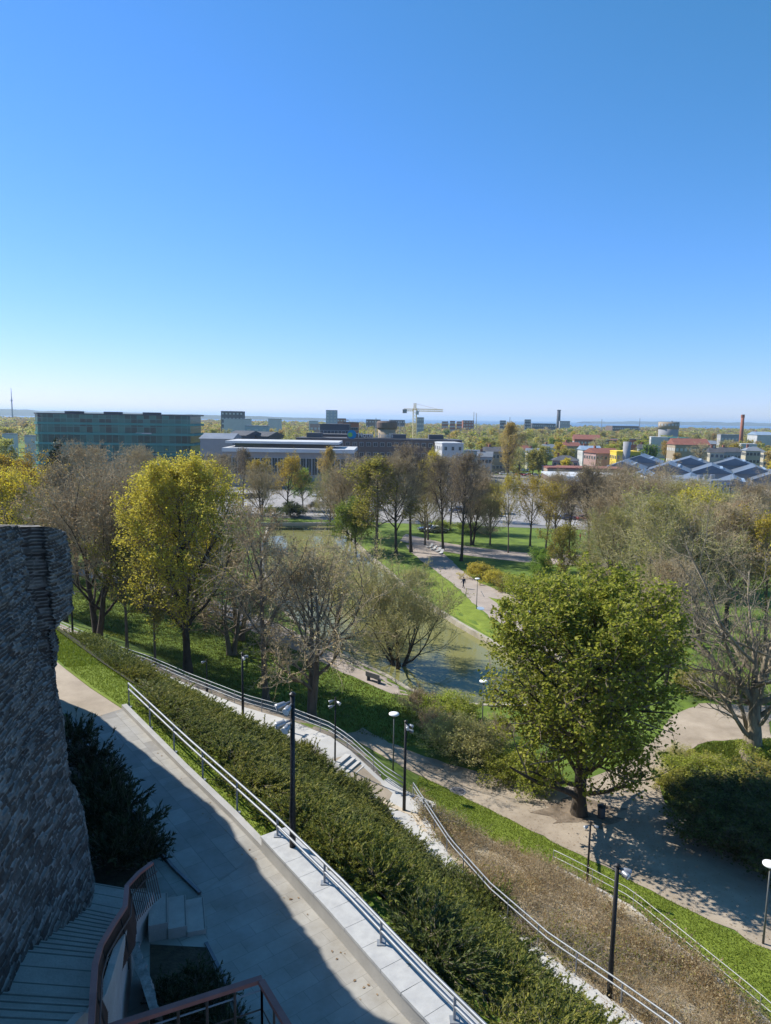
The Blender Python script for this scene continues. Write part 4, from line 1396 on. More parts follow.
# ------------------------------------------------------------------ shrubs
SPEC['shrub_olive'] = (dict(seed=51, h=3.0, r=.12, base=.05, crown=2.2, n=(24, 6, 5, 4), stems=6, spread=.7, up=(.12, .08, .05, .04), ang=(.7, .7, .7, .7), leaves=5200, lsize=.10, leaf_jit=.1, twig_r=.006), 'bark2', 'twig_olive', 'leaf_olive')
SPEC['shrub_green'] = (dict(seed=52, h=3.0, r=.12, base=.03, crown=2.3, n=(24, 6, 5, 4), stems=6, spread=.8, up=(.10, .05, .03, .02), leaves=10000, lsize=.13, leaf_jit=.14, twig_r=.006), 'bark2', 'twig_dark', 'leaf_dark')
SPEC['shrub_yellow'] = (dict(seed=53, h=3.0, r=.10, base=.03, crown=2.3, n=(24, 6, 5, 4), stems=6, spread=.8, up=(.08, .03, .0, .0), leaves=8000, lsize=.13, leaf_jit=.14, twig_r=.006), 'bark2', 'twig_olive', 'leaf_yellow')
SPEC['shrub_fresh'] = (dict(seed=54, h=3.0, r=.10, base=.03, crown=2.3, n=(24, 6, 5, 4), stems=6, spread=.8, up=(.08, .03, .0, .0), leaves=7500, lsize=.12, leaf_jit=.14, twig_r=.006), 'bark2', 'twig_olive', 'leaf_ylgreen')
SPEC['shrub_mid'] = (dict(seed=55, h=3.0, r=.10, base=.03, crown=2.3, n=(24, 6, 5, 4), stems=6, spread=.8, up=(.08, .03, .0, .0), leaves=8000, lsize=.12, leaf_jit=.14, twig_r=.006), 'bark2', 'twig_olive', 'leaf_green')
SPEC['shrub_twig'] = (dict(seed=56, h=3.0, r=.10, base=.05, crown=2.0, n=(24, 6, 6, 5), stems=6, spread=.7, up=(.10, .05, .05, .04), budded=2500, bud=.06, twig_r=.007), 'bark2', 'twig_brown', 'leaf_bud')
SL = [
    ('shrub_twig', 418, 712, 3.2, 1.1, 'brown twiggy shrub at the near pond corner'),
    ('shrub_mid', 440, 716, 2.6, 1.2, 'dark olive shrub along the near pond corner'),
    ('shrub_mid', 458, 722, 2.8, 1.2, 'olive-green shrub between the water and disc lamp'),
    ('shrub_twig', 432, 736, 3.2, 1.1, 'brown-olive shrub by the gravel path, uphill of the water'),
    ('shrub_olive', 452, 752, 3.6, 1.25, 'large straw-olive shrub beside gravel path under the pond'),
    ('shrub_olive', 478, 762, 3.6, 1.3, 'straw-olive shrub touching the chestnut crown'),
    ('shrub_mid', 505, 778, 2.6, 1.2, 'green shrub in the shade of the chestnut crown'),
    ('shrub_mid', 535, 788, 2.6, 1.2, 'green shrub at the foot of the chestnut crown, by the path'),
    ('shrub_twig', 500, 745, 3.4, 1.1, 'twiggy shrub half under the chestnut crown'),
    ('shrub_green', 712, 838, 3.0, 1.3, 'dark evergreen shrub at the corner of shaded path'),
    ('shrub_green', 738, 846, 3.4, 1.3, 'dark evergreen shrub in the middle of the dark clump'),
    ('shrub_green', 765, 868, 3.2, 1.3, 'dark evergreen shrub at the frame edge above disc lamp'),
    ('shrub_green', 752, 822, 3.4, 1.4, 'dark evergreen shrub behind the dark clump'),
    ('shrub_green', 705, 812, 2.6, 1.3, 'dark evergreen shrub facing the path fork'),
    ('shrub_mid', 700, 802, 2.2, 1.3, 'green shrub at the path fork before the broad tree'),
    ('shrub_fresh', 734, 800, 2.4, 1.4, 'yellow-green shrub above the dark evergreen clump'),
    ('shrub_fresh', 768, 790, 2.6, 1.4, 'yellow-green shrub at the frame edge under broad tree'),
    ('shrub_fresh', 672, 790, 1.8, 1.4, 'low yellow-green shrub at the inner corner of path fork'),
    ('shrub_mid', 684, 776, 2.0, 1.4, 'green shrub along the path edge before pale-limbed tree'),
    ('shrub_fresh', 700, 772, 1.8, 1.5, 'yellow-green shrub on the grass before pale-limbed tree'),
    ('shrub_olive', 678, 764, 1.6, 1.4, 'straw shrub at the bend of path behind chestnut'),
    ('shrub_mid', 720, 785, 2.2, 1.5, 'green shrub filling the grass before the dark clump'),
    ('shrub_mid', 765, 765, 2.2, 1.3, 'green shrub beside the pale-limbed tree foot'),
    ('shrub_yellow', 478, 578, 3.2, 1.3, 'golden forsythia shrub beside the pond path bend'),
    ('shrub_yellow', 494, 584, 2.8, 1.2, 'smaller golden shrub next to the forsythia'),
    ('shrub_fresh', 506, 590, 3.0, 1.3, 'fresh green shrub at the end of golden shrubs'),
    ('shrub_mid', 528, 600, 5.0, 1.2, 'tall olive-green shrub between golden shrubs and chestnut'),
    ('shrub_mid', 556, 606, 5.5, 1.2, 'tall green shrub behind the chestnut top'),
    ('shrub_fresh', 590, 572, 4.0, 1.3, 'yellow-green shrub under the forked dark tree'),
    ('shrub_fresh', 620, 568, 3.6, 1.3, 'yellow-green shrub behind chestnut top, near cross path'),
    ('shrub_twig', 600, 590, 5.0, 1.2, 'brown brushwood behind the chestnut top'),
    ('shrub_twig', 640, 600, 5.0, 1.3, 'brown brushwood under the hazy tree'),
    ('shrub_green', 292, 517, 4.6, 1.3, 'round dark evergreen bush at the pond end'),
    ('shrub_twig', 314, 512, 4.5, 1.4, 'brown twiggy bush beside the dark round bush'),
    ('shrub_fresh', 270, 515, 3.2, 1.2, 'bright green bush beside the dark round bush'),
    ('shrub_mid', 340, 512, 3.6, 1.6, 'olive bush at the pond end near the parked cars'),
    ('shrub_twig', 488, 535, 3.2, 1.8, 'low reddish-brown hedge bush at the station square'),
    ('shrub_mid', 470, 532, 3.0, 1.8, 'low dark green hedge bush at the station square'),
    ('shrub_mid', 440, 530, 3.0, 1.6, 'low green hedge bush near the parked blue cars'),
    ('shrub_fresh', 690, 690, 2.5, 1.6, 'bright green shrub on lawn behind the broad tree'),
    ('shrub_mid', 740, 695, 2.4, 1.6, 'green shrub on lawn behind the pale limbs'),
    ('shrub_mid', 400, 600, 2.6, 1.5, 'pale olive bank shrub hanging to the pond'),
    ('shrub_olive', 415, 583, 2.8, 1.5, 'straw-coloured shrub at the far pond bank'),
]
for (k, px, py, h, wd, lb) in SL:
    g = G(px, py)
    plant_tree(k, tuple(g), h, lb, None, wd, 'shrub', name='shrub')

# ------------------------------------------------------------------ juniper masses
def juniper_geo(seed, hgt=1.0, spread=.9, sprays=95, tufts=40, blade=.10):
    rg = np.random.default_rng(seed)
    az = rg.uniform(0, 6.283, sprays)
    el = rg.uniform(.25, 1.25, sprays)
    D = np.stack([np.cos(az) * np.cos(el), np.sin(az) * np.cos(el), np.sin(el)], -1)
    r0 = rg.uniform(0, spread * .75, sprays)[:, None]
    S = np.stack([np.cos(az), np.sin(az), 0 * az], -1) * r0
    S[:, 2] = rg.uniform(.05, hgt * .55, sprays)
    L = rg.uniform(.45, .95, sprays) * hgt * .8
    p, r = grow(S, D, L, np.full(sprays, .012), np.full(sprays, .004), 6, .12, -.03, rg)
    x = rg.uniform(.1, 1, (sprays, tufts)) * 4.999
    i = x.astype(int)
    f = (x - i)[..., None]
    I = np.arange(sprays)[:, None]
    a, b = p[I, i], p[I, i + 1]
    C = (a + (b - a) * f).reshape(-1, 3)
    T = norm(b - a).reshape(-1, 3)
    k = norm(np.cross(T, rg.normal(size=T.shape)))
    dd = rodr(T, k, rg.uniform(.35, .85, len(T)))
    side = norm(np.cross(dd, rg.normal(size=dd.shape)))
    s = (blade * rg.uniform(.6, 1.4, len(C)))[:, None]
    v = np.stack([C - side * s * .15, C + side * s * .15, C + dd * s * .6 + side * s * .12, C + dd * s], 1).reshape(-1, 3)
    tv, tq = tube_geo(p, r, 3)
    return (v, np.arange(len(v)).reshape(-1, 4)), (tv, tq)


M['juniper'] = leaf_mat('juniper_needles', (0.055, 0.085, 0.018), (0.165, 0.20, 0.035), (0.32, 0.33, 0.06), .38)
M['juniper_gold'] = leaf_mat('golden_juniper_needles', (0.08, 0.105, 0.02), (0.23, 0.25, 0.042), (0.41, 0.385, 0.065), .4)
M['juniper_deep'] = leaf_mat('deep_juniper_needles', (0.035, 0.058, 0.017), (0.095, 0.13, 0.03), (0.19, 0.215, 0.045), .35)
M['juniper_shade'] = leaf_mat('shaded_juniper_needles', (0.018, 0.03, 0.012), (0.035, 0.05, 0.016), (0.05, 0.06, 0.02), .15)  # darker copy of the juniper needles, the bed's shade put into the colour
jv = [juniper_geo(100 + i) for i in range(6)]


def scatter(poly, n, dmin, rg):
    xs, ys = [p[0] for p in poly], [p[1] for p in poly]
    out = []
    tries = 0
    while len(out) < n and tries < n * 60:
        tries += 1
        x, y = rg.uniform(min(xs), max(xs)), rg.uniform(min(ys), max(ys))
        if inside(poly, x, y) and all((x - a) ** 2 + (y - b) ** 2 > dmin * dmin for a, b in out[-400:]):
            out.append((x, y))
    return out


def place_geo(mb, geo, x, y, z, s, a, mi=0, sz=1.0):
    v, f = geo
    c, sn = math.cos(a), math.sin(a)
    w = v @ np.array([[c, sn, 0], [-sn, c, 0], [0, 0, 1]]) * np.array([s, s, s * sz]) + np.array([x, y, z])
    mb.add(w, f, mi)


rr_ = random.Random(5)
mid = [tuple(a[:2]) for a in offset(UP_OUT, 2.7)[2:4]] + [tuple(a[:2]) for a in offset(UP_OUT, 1.4)[4:7]] + [tuple(a[:2]) for a in offset(UP_OUT, 1.6)[7:13]]
INN = [tuple(a) for a in offset(INNER, -1.0)[:4]] + [tuple(a) for a in offset(INNER, -3.0)[4:9]] + [tuple(a) for a in offset(INNER, -2.0)[9:10]] + [tuple(a) for a in offset(INNER, .3)[10:11]] + [tuple(a) for a in offset(INNER, 2.0)[11:12]] + [tuple(a) for a in offset(INNER, 1.0)[12:13]] + [tuple(a) for a in offset(INNER, -.4)[13:]]
BED = mid + [p for p in INN[::-1] if -45 < p[0] and p[1] > 8]
pts = [p for p in scatter(BED, 900, .72, rr_) if p[1] > 9.5]
jm = MB()
for (x, y) in pts:
    far = math.hypot(x, y) > 42
    g = jv[rr_.randrange(6)]
    s = rr_.uniform(.8, 1.3)
    a = rr_.uniform(0, 6.28)
    zz = hz(x, y) - .05
    szz = rr_.uniform(.7, .95) * (.25 + 1.15 * float(fbm(np.array(x * .33 + 50), np.array(y * .33 + 50))))
    tn = float(fbm(np.array(x * .25 + 80), np.array(y * .25 + 30))) + rr_.uniform(-.12, .12)
    place_geo(jm, g[0], x, y, zz, s, a, 0 if .40 < tn < .62 else (2 if tn >= .62 else 3), szz)
    if not far:
        place_geo(jm, g[1], x, y, zz, s, a, 1, szz)
jo = jm.build('juniper_ground_cover', [M['juniper'], M['bark2'], M['juniper_gold'], M['juniper_deep']])
tag(jo, 'continuous mass of spreading junipers covering the slope under the upper path', 'junipers', kind='stuff')
print('junipers', len(pts))
# single junipers in the shaded bed by the wall and in the planter
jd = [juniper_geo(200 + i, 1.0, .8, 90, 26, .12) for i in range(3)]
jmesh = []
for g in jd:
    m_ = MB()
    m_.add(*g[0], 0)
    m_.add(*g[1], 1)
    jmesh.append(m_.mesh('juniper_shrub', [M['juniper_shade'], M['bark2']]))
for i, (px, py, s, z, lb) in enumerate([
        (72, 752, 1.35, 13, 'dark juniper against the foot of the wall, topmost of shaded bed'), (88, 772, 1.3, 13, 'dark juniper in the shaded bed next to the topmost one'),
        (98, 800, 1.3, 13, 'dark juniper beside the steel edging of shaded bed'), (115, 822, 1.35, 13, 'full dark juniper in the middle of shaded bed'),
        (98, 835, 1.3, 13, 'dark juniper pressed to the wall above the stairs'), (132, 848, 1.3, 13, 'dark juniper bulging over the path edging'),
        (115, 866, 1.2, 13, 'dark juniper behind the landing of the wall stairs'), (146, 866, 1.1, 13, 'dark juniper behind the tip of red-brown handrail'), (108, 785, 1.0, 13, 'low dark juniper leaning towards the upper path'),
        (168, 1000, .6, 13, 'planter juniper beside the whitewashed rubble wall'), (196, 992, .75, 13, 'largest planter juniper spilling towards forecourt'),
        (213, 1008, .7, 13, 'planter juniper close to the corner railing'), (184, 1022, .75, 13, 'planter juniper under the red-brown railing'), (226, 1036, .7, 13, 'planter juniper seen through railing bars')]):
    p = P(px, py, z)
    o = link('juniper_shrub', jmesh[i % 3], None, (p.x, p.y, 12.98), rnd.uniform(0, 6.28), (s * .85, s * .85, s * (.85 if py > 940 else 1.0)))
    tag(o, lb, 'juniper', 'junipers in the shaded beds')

# ------------------------------------------------------------------ dry scrub
def scrub_geo(seed, stems=34, h=.8):
    rg = np.random.default_rng(seed)
    az = rg.uniform(0, 6.283, stems)
    el = rg.uniform(.3, 1.4, stems)
    D = np.stack([np.cos(az) * np.cos(el), np.sin(az) * np.cos(el), np.sin(el)], -1)
    S = np.stack([np.cos(az), np.sin(az), 0 * az], -1) * rg.uniform(0, .4, stems)[:, None]
    p1, r1 = grow(S, D, rg.uniform(.5, 1.1, stems) * h, np.full(stems, .006), np.full(stems, .003), 5, .2, -.04, rg)
    S, D, t, rr, pa = spawn(p1, r1, 4, .3, 1, .7, .3, rg)
    p2, r2 = grow(S, D, rg.uniform(.15, .4, len(S)), np.full(len(S), .004), np.full(len(S), .002), 3, .2, 0, rg)
    v1, q1 = tube_geo(p1, r1, 3)
    v2, q2 = tube_geo(p2, r2, 3)
    C = p2.reshape(-1, 3)[rg.integers(0, len(p2) * 3, 150)]
    lv, lq = leaf_quads(C, .06, rg, 0, 1.6)
    return (np.concatenate([v1, v2]), np.concatenate([q1, q2 + len(v1)])), (lv, lq)


M['scrubtwig'] = leaf_mat('straw_twigs', (0.46, 0.36, 0.22), (0.60, 0.50, 0.34), (0.68, 0.61, 0.47), .5)
M['scrubleaf'] = leaf_mat('scrub_leaves', (0.40, 0.30, 0.15), (0.54, 0.44, 0.26), (0.50, 0.44, 0.22), .5)
M['scrubochre'] = leaf_mat('ochre_twigs', (0.42, 0.29, 0.12), (0.55, 0.41, 0.19), (0.62, 0.50, 0.27), .5)
M['scrubgrey'] = leaf_mat('bleached_twigs', (0.48, 0.41, 0.31), (0.63, 0.56, 0.46), (0.70, 0.64, 0.55), .5)
M['scrubgreen'] = leaf_mat('scrub_green_leaves', (0.20, 0.20, 0.05), (0.34, 0.33, 0.08), (0.42, 0.36, 0.10), .5)
sg = [scrub_geo(300 + i) for i in range(5)]
sm_ = MB()
DRYIN = [f[:2] for f in RB_OUT] + [tuple(a) for a in offset(FENCE, -.6)[::-1]]
pts = [p for p in scatter(DRYIN, 1000, .42, rr_) if p[1] > 17]
for (x, y) in pts:
    g = sg[rr_.randrange(5)]
    s, a = rr_.uniform(.7, 1.2) * (.3 + 1.5 * float(fbm(np.array(x * .5 + 9), np.array(y * .5 + 5)))), rr_.uniform(0, 6.28)
    tn = float(fbm(np.array(x * .45 + 20), np.array(y * .45 + 70))) + rr_.uniform(-.1, .1)
    k = 0 if tn < .45 else (2 if tn < .58 else 4)
    place_geo(sm_, g[0], x, y, hz(x, y), s, a, k)
    place_geo(sm_, g[1], x, y, hz(x, y), s, a, k + 1)
tag(sm_.build('dry_scrub', [M['scrubtwig'], M['scrubleaf'], M['scrubochre'], M['scrubleaf'], M['scrubgrey'], M['scrubgreen']]), 'tan dry scrub covering the slope between long flight and grass strip', 'scrub', kind='stuff')

# ------------------------------------------------------------------ grass blades on the near lawns
def grass(name, poly, n, h, m, lb, ymin=0):
    rg = np.random.default_rng(77)
    xs, ys = np.array([p[0] for p in poly]), np.array([p[1] for p in poly])
    Q = np.zeros((0, 2))
    while len(Q) < n:
        q = np.stack([rg.uniform(xs.min(), xs.max(), n), rg.uniform(ys.min(), ys.max(), n)], -1)
        ok = np.zeros(n, bool)
        j = len(poly) - 1
        for i in range(len(poly)):
            a, b_ = poly[i], poly[j]
            if a[1] != b_[1]:
                ok ^= ((a[1] > q[:, 1]) != (b_[1] > q[:, 1])) & (q[:, 0] < (b_[0] - a[0]) * (q[:, 1] - a[1]) / (b_[1] - a[1]) + a[0])
            j = i
        Q = np.concatenate([Q, q[ok & (q[:, 1] > ymin)]])
    C = np.array([(x, y, hz(x, y)) for x, y in Q[:n]])
    az = rg.uniform(0, 6.28, n)
    s = h * rg.uniform(.5, 1.5, n)
    side = np.stack([np.cos(az), np.sin(az), 0 * az], -1) * (s * .22)[:, None]
    tip = np.stack([rg.normal(0, .4, n) * s, rg.normal(0, .4, n) * s, s], -1)
    v = np.stack([C - side, C + side, C + tip], 1).reshape(-1, 3)
    tag(MB().add(v, np.arange(3 * n).reshape(-1, 3)).build(name, m), lb, 'grass', kind='stuff')


M['blade'] = leaf_mat('grass_blades', (0.10, 0.135, 0.014), (0.17, 0.215, 0.022), (0.25, 0.28, 0.04), .4)
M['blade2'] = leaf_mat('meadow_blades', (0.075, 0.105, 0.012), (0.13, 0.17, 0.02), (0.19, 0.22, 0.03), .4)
grass('grass', STRIP, 60000, .09, M['blade'], 'bright mown grass strip between gravel path and dry scrub', 18)
grass('verge_grass', [(a[0], a[1]) for a in offset(UP_OUT, .15)[1:8]] + [(a[0], a[1]) for a in offset(UP_OUT, 1.3)[6:8][::-1]] + [(a[0], a[1]) for a in offset(UP_OUT, 3.2)[1:5][::-1]], 42000, .09, M['blade'], 'fresh grass fringe along the upper path kerb')
grass('meadow_grass', [tuple(p) for p in gp([(664, 800), (662, 786), (674, 768), (686, 753), (706, 743), (771, 739), (771, 790), (700, 800)])], 14000, .16, M['blade2'], 'rough grass under the broad pale-limbed tree')
PARK = [tuple(p) for p in gp([(60, 612), (110, 636), (150, 652), (190, 672), (245, 693), (300, 710), (345, 730), (400, 745), (440, 750), (430, 705), (395, 696), (330, 668), (290, 650), (225, 620), (150, 596), (62, 574)])]
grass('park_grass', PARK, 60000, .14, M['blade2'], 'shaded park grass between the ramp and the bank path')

# ------------------------------------------------------------------ dry leaves blown onto the paths
rg = np.random.default_rng(9)
M['dryleaf'] = leaf_mat('dry_leaves', (0.16, 0.10, 0.05), (0.30, 0.20, 0.10), (0.38, 0.28, 0.16), .1)
lc = []
ku = np.array([(a[0], a[1]) for a in UP_OUT[4:11]])
for _ in range(40):
    k = rg.uniform(0, len(ku) - 1.01)
    p = ku[int(k)] + (ku[int(k) + 1] - ku[int(k)]) * (k % 1)
    d = -abs(rg.normal(0, .35)) - .06
    t_ = norm(ku[int(k) + 1] - ku[int(k)])
    lc.append((p[0] - t_[1] * d, p[1] + t_[0] * d, 13.022))
lw = [a[:2] for a in LOWER]
while len(lc) < 4200:
    x, y = rg.uniform(-3, 30), rg.uniform(26, 56)
    if inside(lw, x, y) and rg.uniform() < .25 + .75 * float(vnoise(np.array(x * .5), np.array(y * .5))):
        lc.append((x, y, hz(x, y) + .045))
lc = np.array(lc)
a_ = rg.uniform(0, 6.28, len(lc))
s_l = rg.uniform(.02, .05, len(lc))[:, None]
u_ = np.stack([np.cos(a_), np.sin(a_), 0 * a_], -1) * s_l
w_ = np.stack([-np.sin(a_), np.cos(a_), 0 * a_], -1) * s_l * .6
up_ = np.array([0, 0, 1.0]) * s_l * .25
v = np.stack([lc - u_, lc + w_ + up_, lc + u_, lc - w_ + up_], 1).reshape(-1, 3)
tag(MB().add(v, np.arange(len(v)).reshape(-1, 4)).build('fallen_leaves', M['dryleaf']), 'dry leaves blown over the gravel path', 'leaves', kind='stuff')
# ------------------------------------------------------------------ buildings of the town
def wall_m(name, c):
    return mat(name, c, tuple(x * .85 for x in c), .25, .9, .1, 4)


M['glass'] = None
g_, nt, b = new_mat('window_glass')
b.inputs['Base Color'].default_value = (0.03, 0.04, 0.05, 1)
b.inputs['Roughness'].default_value = .12
b.inputs['Specular IOR Level'].default_value = .6
M['glass'] = g_
g_, nt, b = new_mat('teal_glass')
b.inputs['Roughness'].default_value = .18
b.inputs['Specular IOR Level'].default_value = .6
tc = nt.nodes.new('ShaderNodeTexCoord')
br = nt.nodes.new('ShaderNodeTexBrick')
br.inputs['Scale'].default_value = 1
br.inputs['Brick Width'].default_value = 2.6
br.inputs['Row Height'].default_value = 3.4
br.inputs['Mortar Size'].default_value = .08
br.inputs['Color1'].default_value = (0.02, 0.15, 0.135, 1)
br.inputs['Color2'].default_value = (0.003, 0.022, 0.028, 1)
br.inputs['Mortar'].default_value = (0.07, 0.22, 0.21, 1)
br.offset = 0
mp = nt.nodes.new('ShaderNodeMapping')
mp.inputs['Rotation'].default_value = (R(90), 0, 0)
nt.links.new(tc.outputs['Object'], mp.inputs[0])
nt.links.new(mp.outputs[0], br.inputs['Vector'])
nt.links.new(br.outputs['Color'], b.inputs['Base Color'])
M['teal'] = g_
M['tealband'] = wall_m('teal_spandrel', (0.08, 0.26, 0.235))
M['white'] = wall_m('white_render', (0.50, 0.50, 0.49))
M['paleblue'] = wall_m('pale_blue_render', (0.33, 0.38, 0.45))
M['grey'] = wall_m('grey_render', (0.30, 0.30, 0.31))
M['darkgrey'] = wall_m('dark_grey_cladding', (0.10, 0.10, 0.11))
M['brown'] = wall_m('brown_brick_cladding', (0.16, 0.115, 0.095))
M['brick'] = wall_m('red_brick', (0.33, 0.13, 0.085))
M['pink'] = wall_m('pink_render', (0.42, 0.27, 0.24))
M['cream'] = wall_m('cream_render', (0.45, 0.40, 0.29))
M['yellow'] = wall_m('yellow_render', (0.70, 0.50, 0.06))
M['tan'] = wall_m('tan_render', (0.33, 0.265, 0.19))
M['redroof'] = mat('red_tiles', (0.20, 0.075, 0.055), (0.27, 0.11, 0.078), .5, .8)
M['greyroof'] = mat('grey_metal_roof', (0.17, 0.19, 0.22), (0.24, 0.26, 0.29), .3, .5, metal=.15)
M['darkroof'] = mat('dark_felt_roof', (0.06, 0.062, 0.07), (0.11, 0.11, 0.12), .3, .8)
M['palero'] = mat('pale_flat_roof', (0.42, 0.43, 0.44), (0.55, 0.56, 0.57), .12, .7)
M['blueroof'] = mat('blue_grey_roof', (0.22, 0.30, 0.40), (0.30, 0.38, 0.48), .3, .5)
M['greenroof'] = mat('green_copper_roof', (0.10, 0.30, 0.25), (0.16, 0.36, 0.30), .3, .6)
M['yellowroof'] = mat('yellow_roof', (0.72, 0.50, 0.03), (0.80, 0.58, 0.06), .4, .6)
M['hallroof'] = mat('standing_seam_roof', (0.13, 0.155, 0.19), (0.18, 0.21, 0.25), .4, .42, metal=.25, stretch=(.2, 4, 1))
FOOTS = []
_pane = {}


def pane_mesh(w, h):
    k = (round(w, 2), round(h, 2))
    if k not in _pane:
        f = MB().box((0, -.03, 0), (w + .24, .10, h + .24))
        p_ = MB().box((0, -.09, 0), (w, .04, h))
        p_.box((0, -.115, 0), (.07, .02, h), mi=1)
        _pane[k] = (f.mesh('window', M['white']), p_.mesh('pane', [M['glass'], M['white']]))
    return _pane[k]


def window(parent, x, y, z, w, h, rz=0.0, deep=True):
    f, p_ = pane_mesh(w, h)
    o = link('window', f, parent, (x, y, z), rz)
    if deep:
        link('pane', p_, o)
    return o


def building(label, cat, x, y, w, d, h, wallm, roof='flat', roofm='darkroof', rz=0.0, floors=0, cols=0, rh=3.0, chim=0, name='house', group=None, ww=1.2, wh=1.5, deep=True, sides=True, base=0.0, ridge='x'):
    """x,y: middle of the front (facing the viewer at -Y); the body reaches back by d"""
    t = thing(name, label, cat, (x, y, base), rz, group)
    FOOTS.append((x, y + d / 2 * math.cos(rz), 1 if name in ('market_hall', 'hotel', 'flat_shop', 'corrugated_hall', 'white_block') else 0, w, d))
    MB().box((0, d / 2, h / 2), (w, d, h)).build('wall', M[wallm], t)
    ov = .5
    if roof == 'flat':
        r_ = MB().box((0, d / 2, h + .2), (w + .3, d + .3, .4)).box((0, d / 2, h + .403 + .05), (w - 1, d - 1, .1)).build('roof', M[roofm], t)
        zr = h + .4
    else:
        X, Y0, Y1 = w / 2 + ov, -ov, d + ov
        ym = d / 2
        if roof == 'gable' and ridge == 'x':
            v = [(-X, Y0, h), (X, Y0, h), (X, Y1, h), (-X, Y1, h), (-X, ym, h + rh), (X, ym, h + rh)]
            f = [[0, 1, 5, 4], [2, 3, 4, 5]]
            tri = [[1, 2, 5], [3, 0, 4]]
        elif roof == 'gable':
            v = [(-X, Y0, h), (X, Y0, h), (X, Y1, h), (-X, Y1, h), (0, Y0, h + rh), (0, Y1, h + rh)]
            f = [[0, 4, 5, 3], [1, 2, 5, 4]]
            tri = [[0, 1, 4], [2, 3, 5]]
        else:
            k = min(w, d) * .42
            v = [(-X, Y0, h), (X, Y0, h), (X, Y1, h), (-X, Y1, h), (-X + k, ym, h + rh), (X - k, ym, h + rh)]
            f = [[0, 1, 5, 4], [2, 3, 4, 5]]
            tri = [[1, 2, 5], [3, 0, 4]]
        m_ = MB().add(v, f)
        m_.f.append((np.array(tri), 0))
        m_.f.append((np.array([[3, 2, 1, 0]]), 0))
        r_ = m_.build('roof', M[roofm], t)
        zr = h + rh * .6
    for c in range(chim):
        MB().box((w * (-.28 + .5 * c), d * .55, zr + .8), (1.0, 1.0, 2.4)).build('chimney', M['brick'] if roof != 'flat' else M['grey'], r_)
    if floors:
        fh = h / floors
        for i in range(floors):
            for j in range(cols):
                window(t, -w / 2 + (j + .5) * w / cols, -.02, (i + .55) * fh, ww, min(wh, fh * .6), 0, deep)
            if sides:
                nd = max(1, int(cols * d / w))
                for j in range(nd):
                    window(t, -w / 2 - .02, (j + .5) * d / nd, (i + .55) * fh, ww, min(wh, fh * .6), R(-90), deep)
                    window(t, w / 2 + .02, (j + .5) * d / nd, (i + .55) * fh, ww, min(wh, fh * .6), R(90), deep)
    return t


def span(px0, px1, Y, ytop):
    """plan centre, width, roof height of a facade measured in the photo at distance Y"""
    a, b_ = at_y(px0, ytop, Y), at_y(px1, ytop, Y)
    return (a.x + b_.x) / 2, b_.x - a.x, (a.z + b_.z) / 2


# glass office with a rounded corner
Y = 300
x0, x1 = at_y(24, 413, Y).x, at_y(188, 413, Y).x
ht = at_y(115, 415, Y).z
go = thing('glass_office', 'long teal glass office block with rounded corner and stacked ribbon floors', 'office', (0, 0, 0))
plan = [(x1, Y + 8), (x1, Y + 26), (x0 + 4, Y + 24)]
for k in range(9):
    a = R(100 + k * 18)
    plan.append((x0 + 7 + 7 * math.cos(a) , Y + 10 + 9 * math.sin(a) * (1.1 if k < 5 else 1)))
plan = [(x1, Y + 8), (x1, Y + 26), (x0 + 7, Y + 22)] + [(x0 + 7 - 7 * math.sin(R(k * 22.5)), Y + 11.5 + 10.5 * math.cos(R(k * 22.5))) for k in range(9)]
pc_ = np.mean(np.array(plan), axis=0)
FOOTS.append(((x0 + x1) / 2, Y + 14, 1, x1 - x0, 26))
nf = 6
fh = ht / nf
for i in range(nf):
    s_in = [tuple((np.array(p) - pc_) * .975 + pc_) for p in plan]
    MB().prism(s_in, i * fh + .9, (i + 1) * fh - .002).build('glazing', M['teal'], go)
    MB().prism(plan, i * fh, i * fh + .898).build('floor_band', M['tealband'], go)
MB().prism(plan, ht, ht + .5).build('roof', M['darkroof'], go)
for q_ in (.2, .45, .7):
    MB().box((x0 + (x1 - x0) * q_, Y + 17, ht + .9), (7, 4, .9)).build('roof_plant', M['darkgrey'], go)
MB().box(((x0 + x1) / 2 - 2, Y + 2.6 + 3.2, 4.2 * fh), ((x1 - x0) * .55, .5, .5)).build('balcony_rail', M['white'], go)

# station terminal: long low pale bands
x, w, h = span(226, 352, 262, 441)
t = thing('station_terminal', 'long low station terminal with pale roof bands and dark glazing', 'terminal', (x, 262, 0))
FOOTS.append((x, 275, 1, w, 26))
MB().box((0, 13, h * .38), (w, 26, h * .76)).build('wall', M['grey'], t)
MB().box((0, 12, h * .80), (w + 2, 29, h * .08)).build('lower_roof', M['palero'], t)
MB().box((-3, 15, h * .88), (w - 10, 18, h * .10)).build('clerestory', M['glass'], t)
MB().box((-3, 14, h * .955), (w - 4, 22, h * .05)).build('upper_roof', M['palero'], t)
for j in range(22):
    window(t, -w / 2 + (j + .5) * w / 22, -.02, h * .45, 1.7, h * .36)
x, w, h = span(200, 232, 285, 434)
building('low grey shed with shallow roof next to the station terminal', 'shed', x, 285, w, 18, h * .9, 'grey', 'gable', 'greyroof', 0, 1, 6, 2.0, name='station_shed')
for i, (a, b_, yy) in enumerate([(226, 246, 431), (248, 268, 432)]):
    x, w, h = span(a, b_, 330 + i * 10, yy)
    building(['dark pitched platform roof nearer the grey shed', 'dark pitched platform roof farther from the grey shed'][i], 'roof', x, 330 + i * 10, w, 22, h - 2, 'darkgrey', 'gable', 'darkroof', R(-12), 0, 0, 2, name='platform_roof')
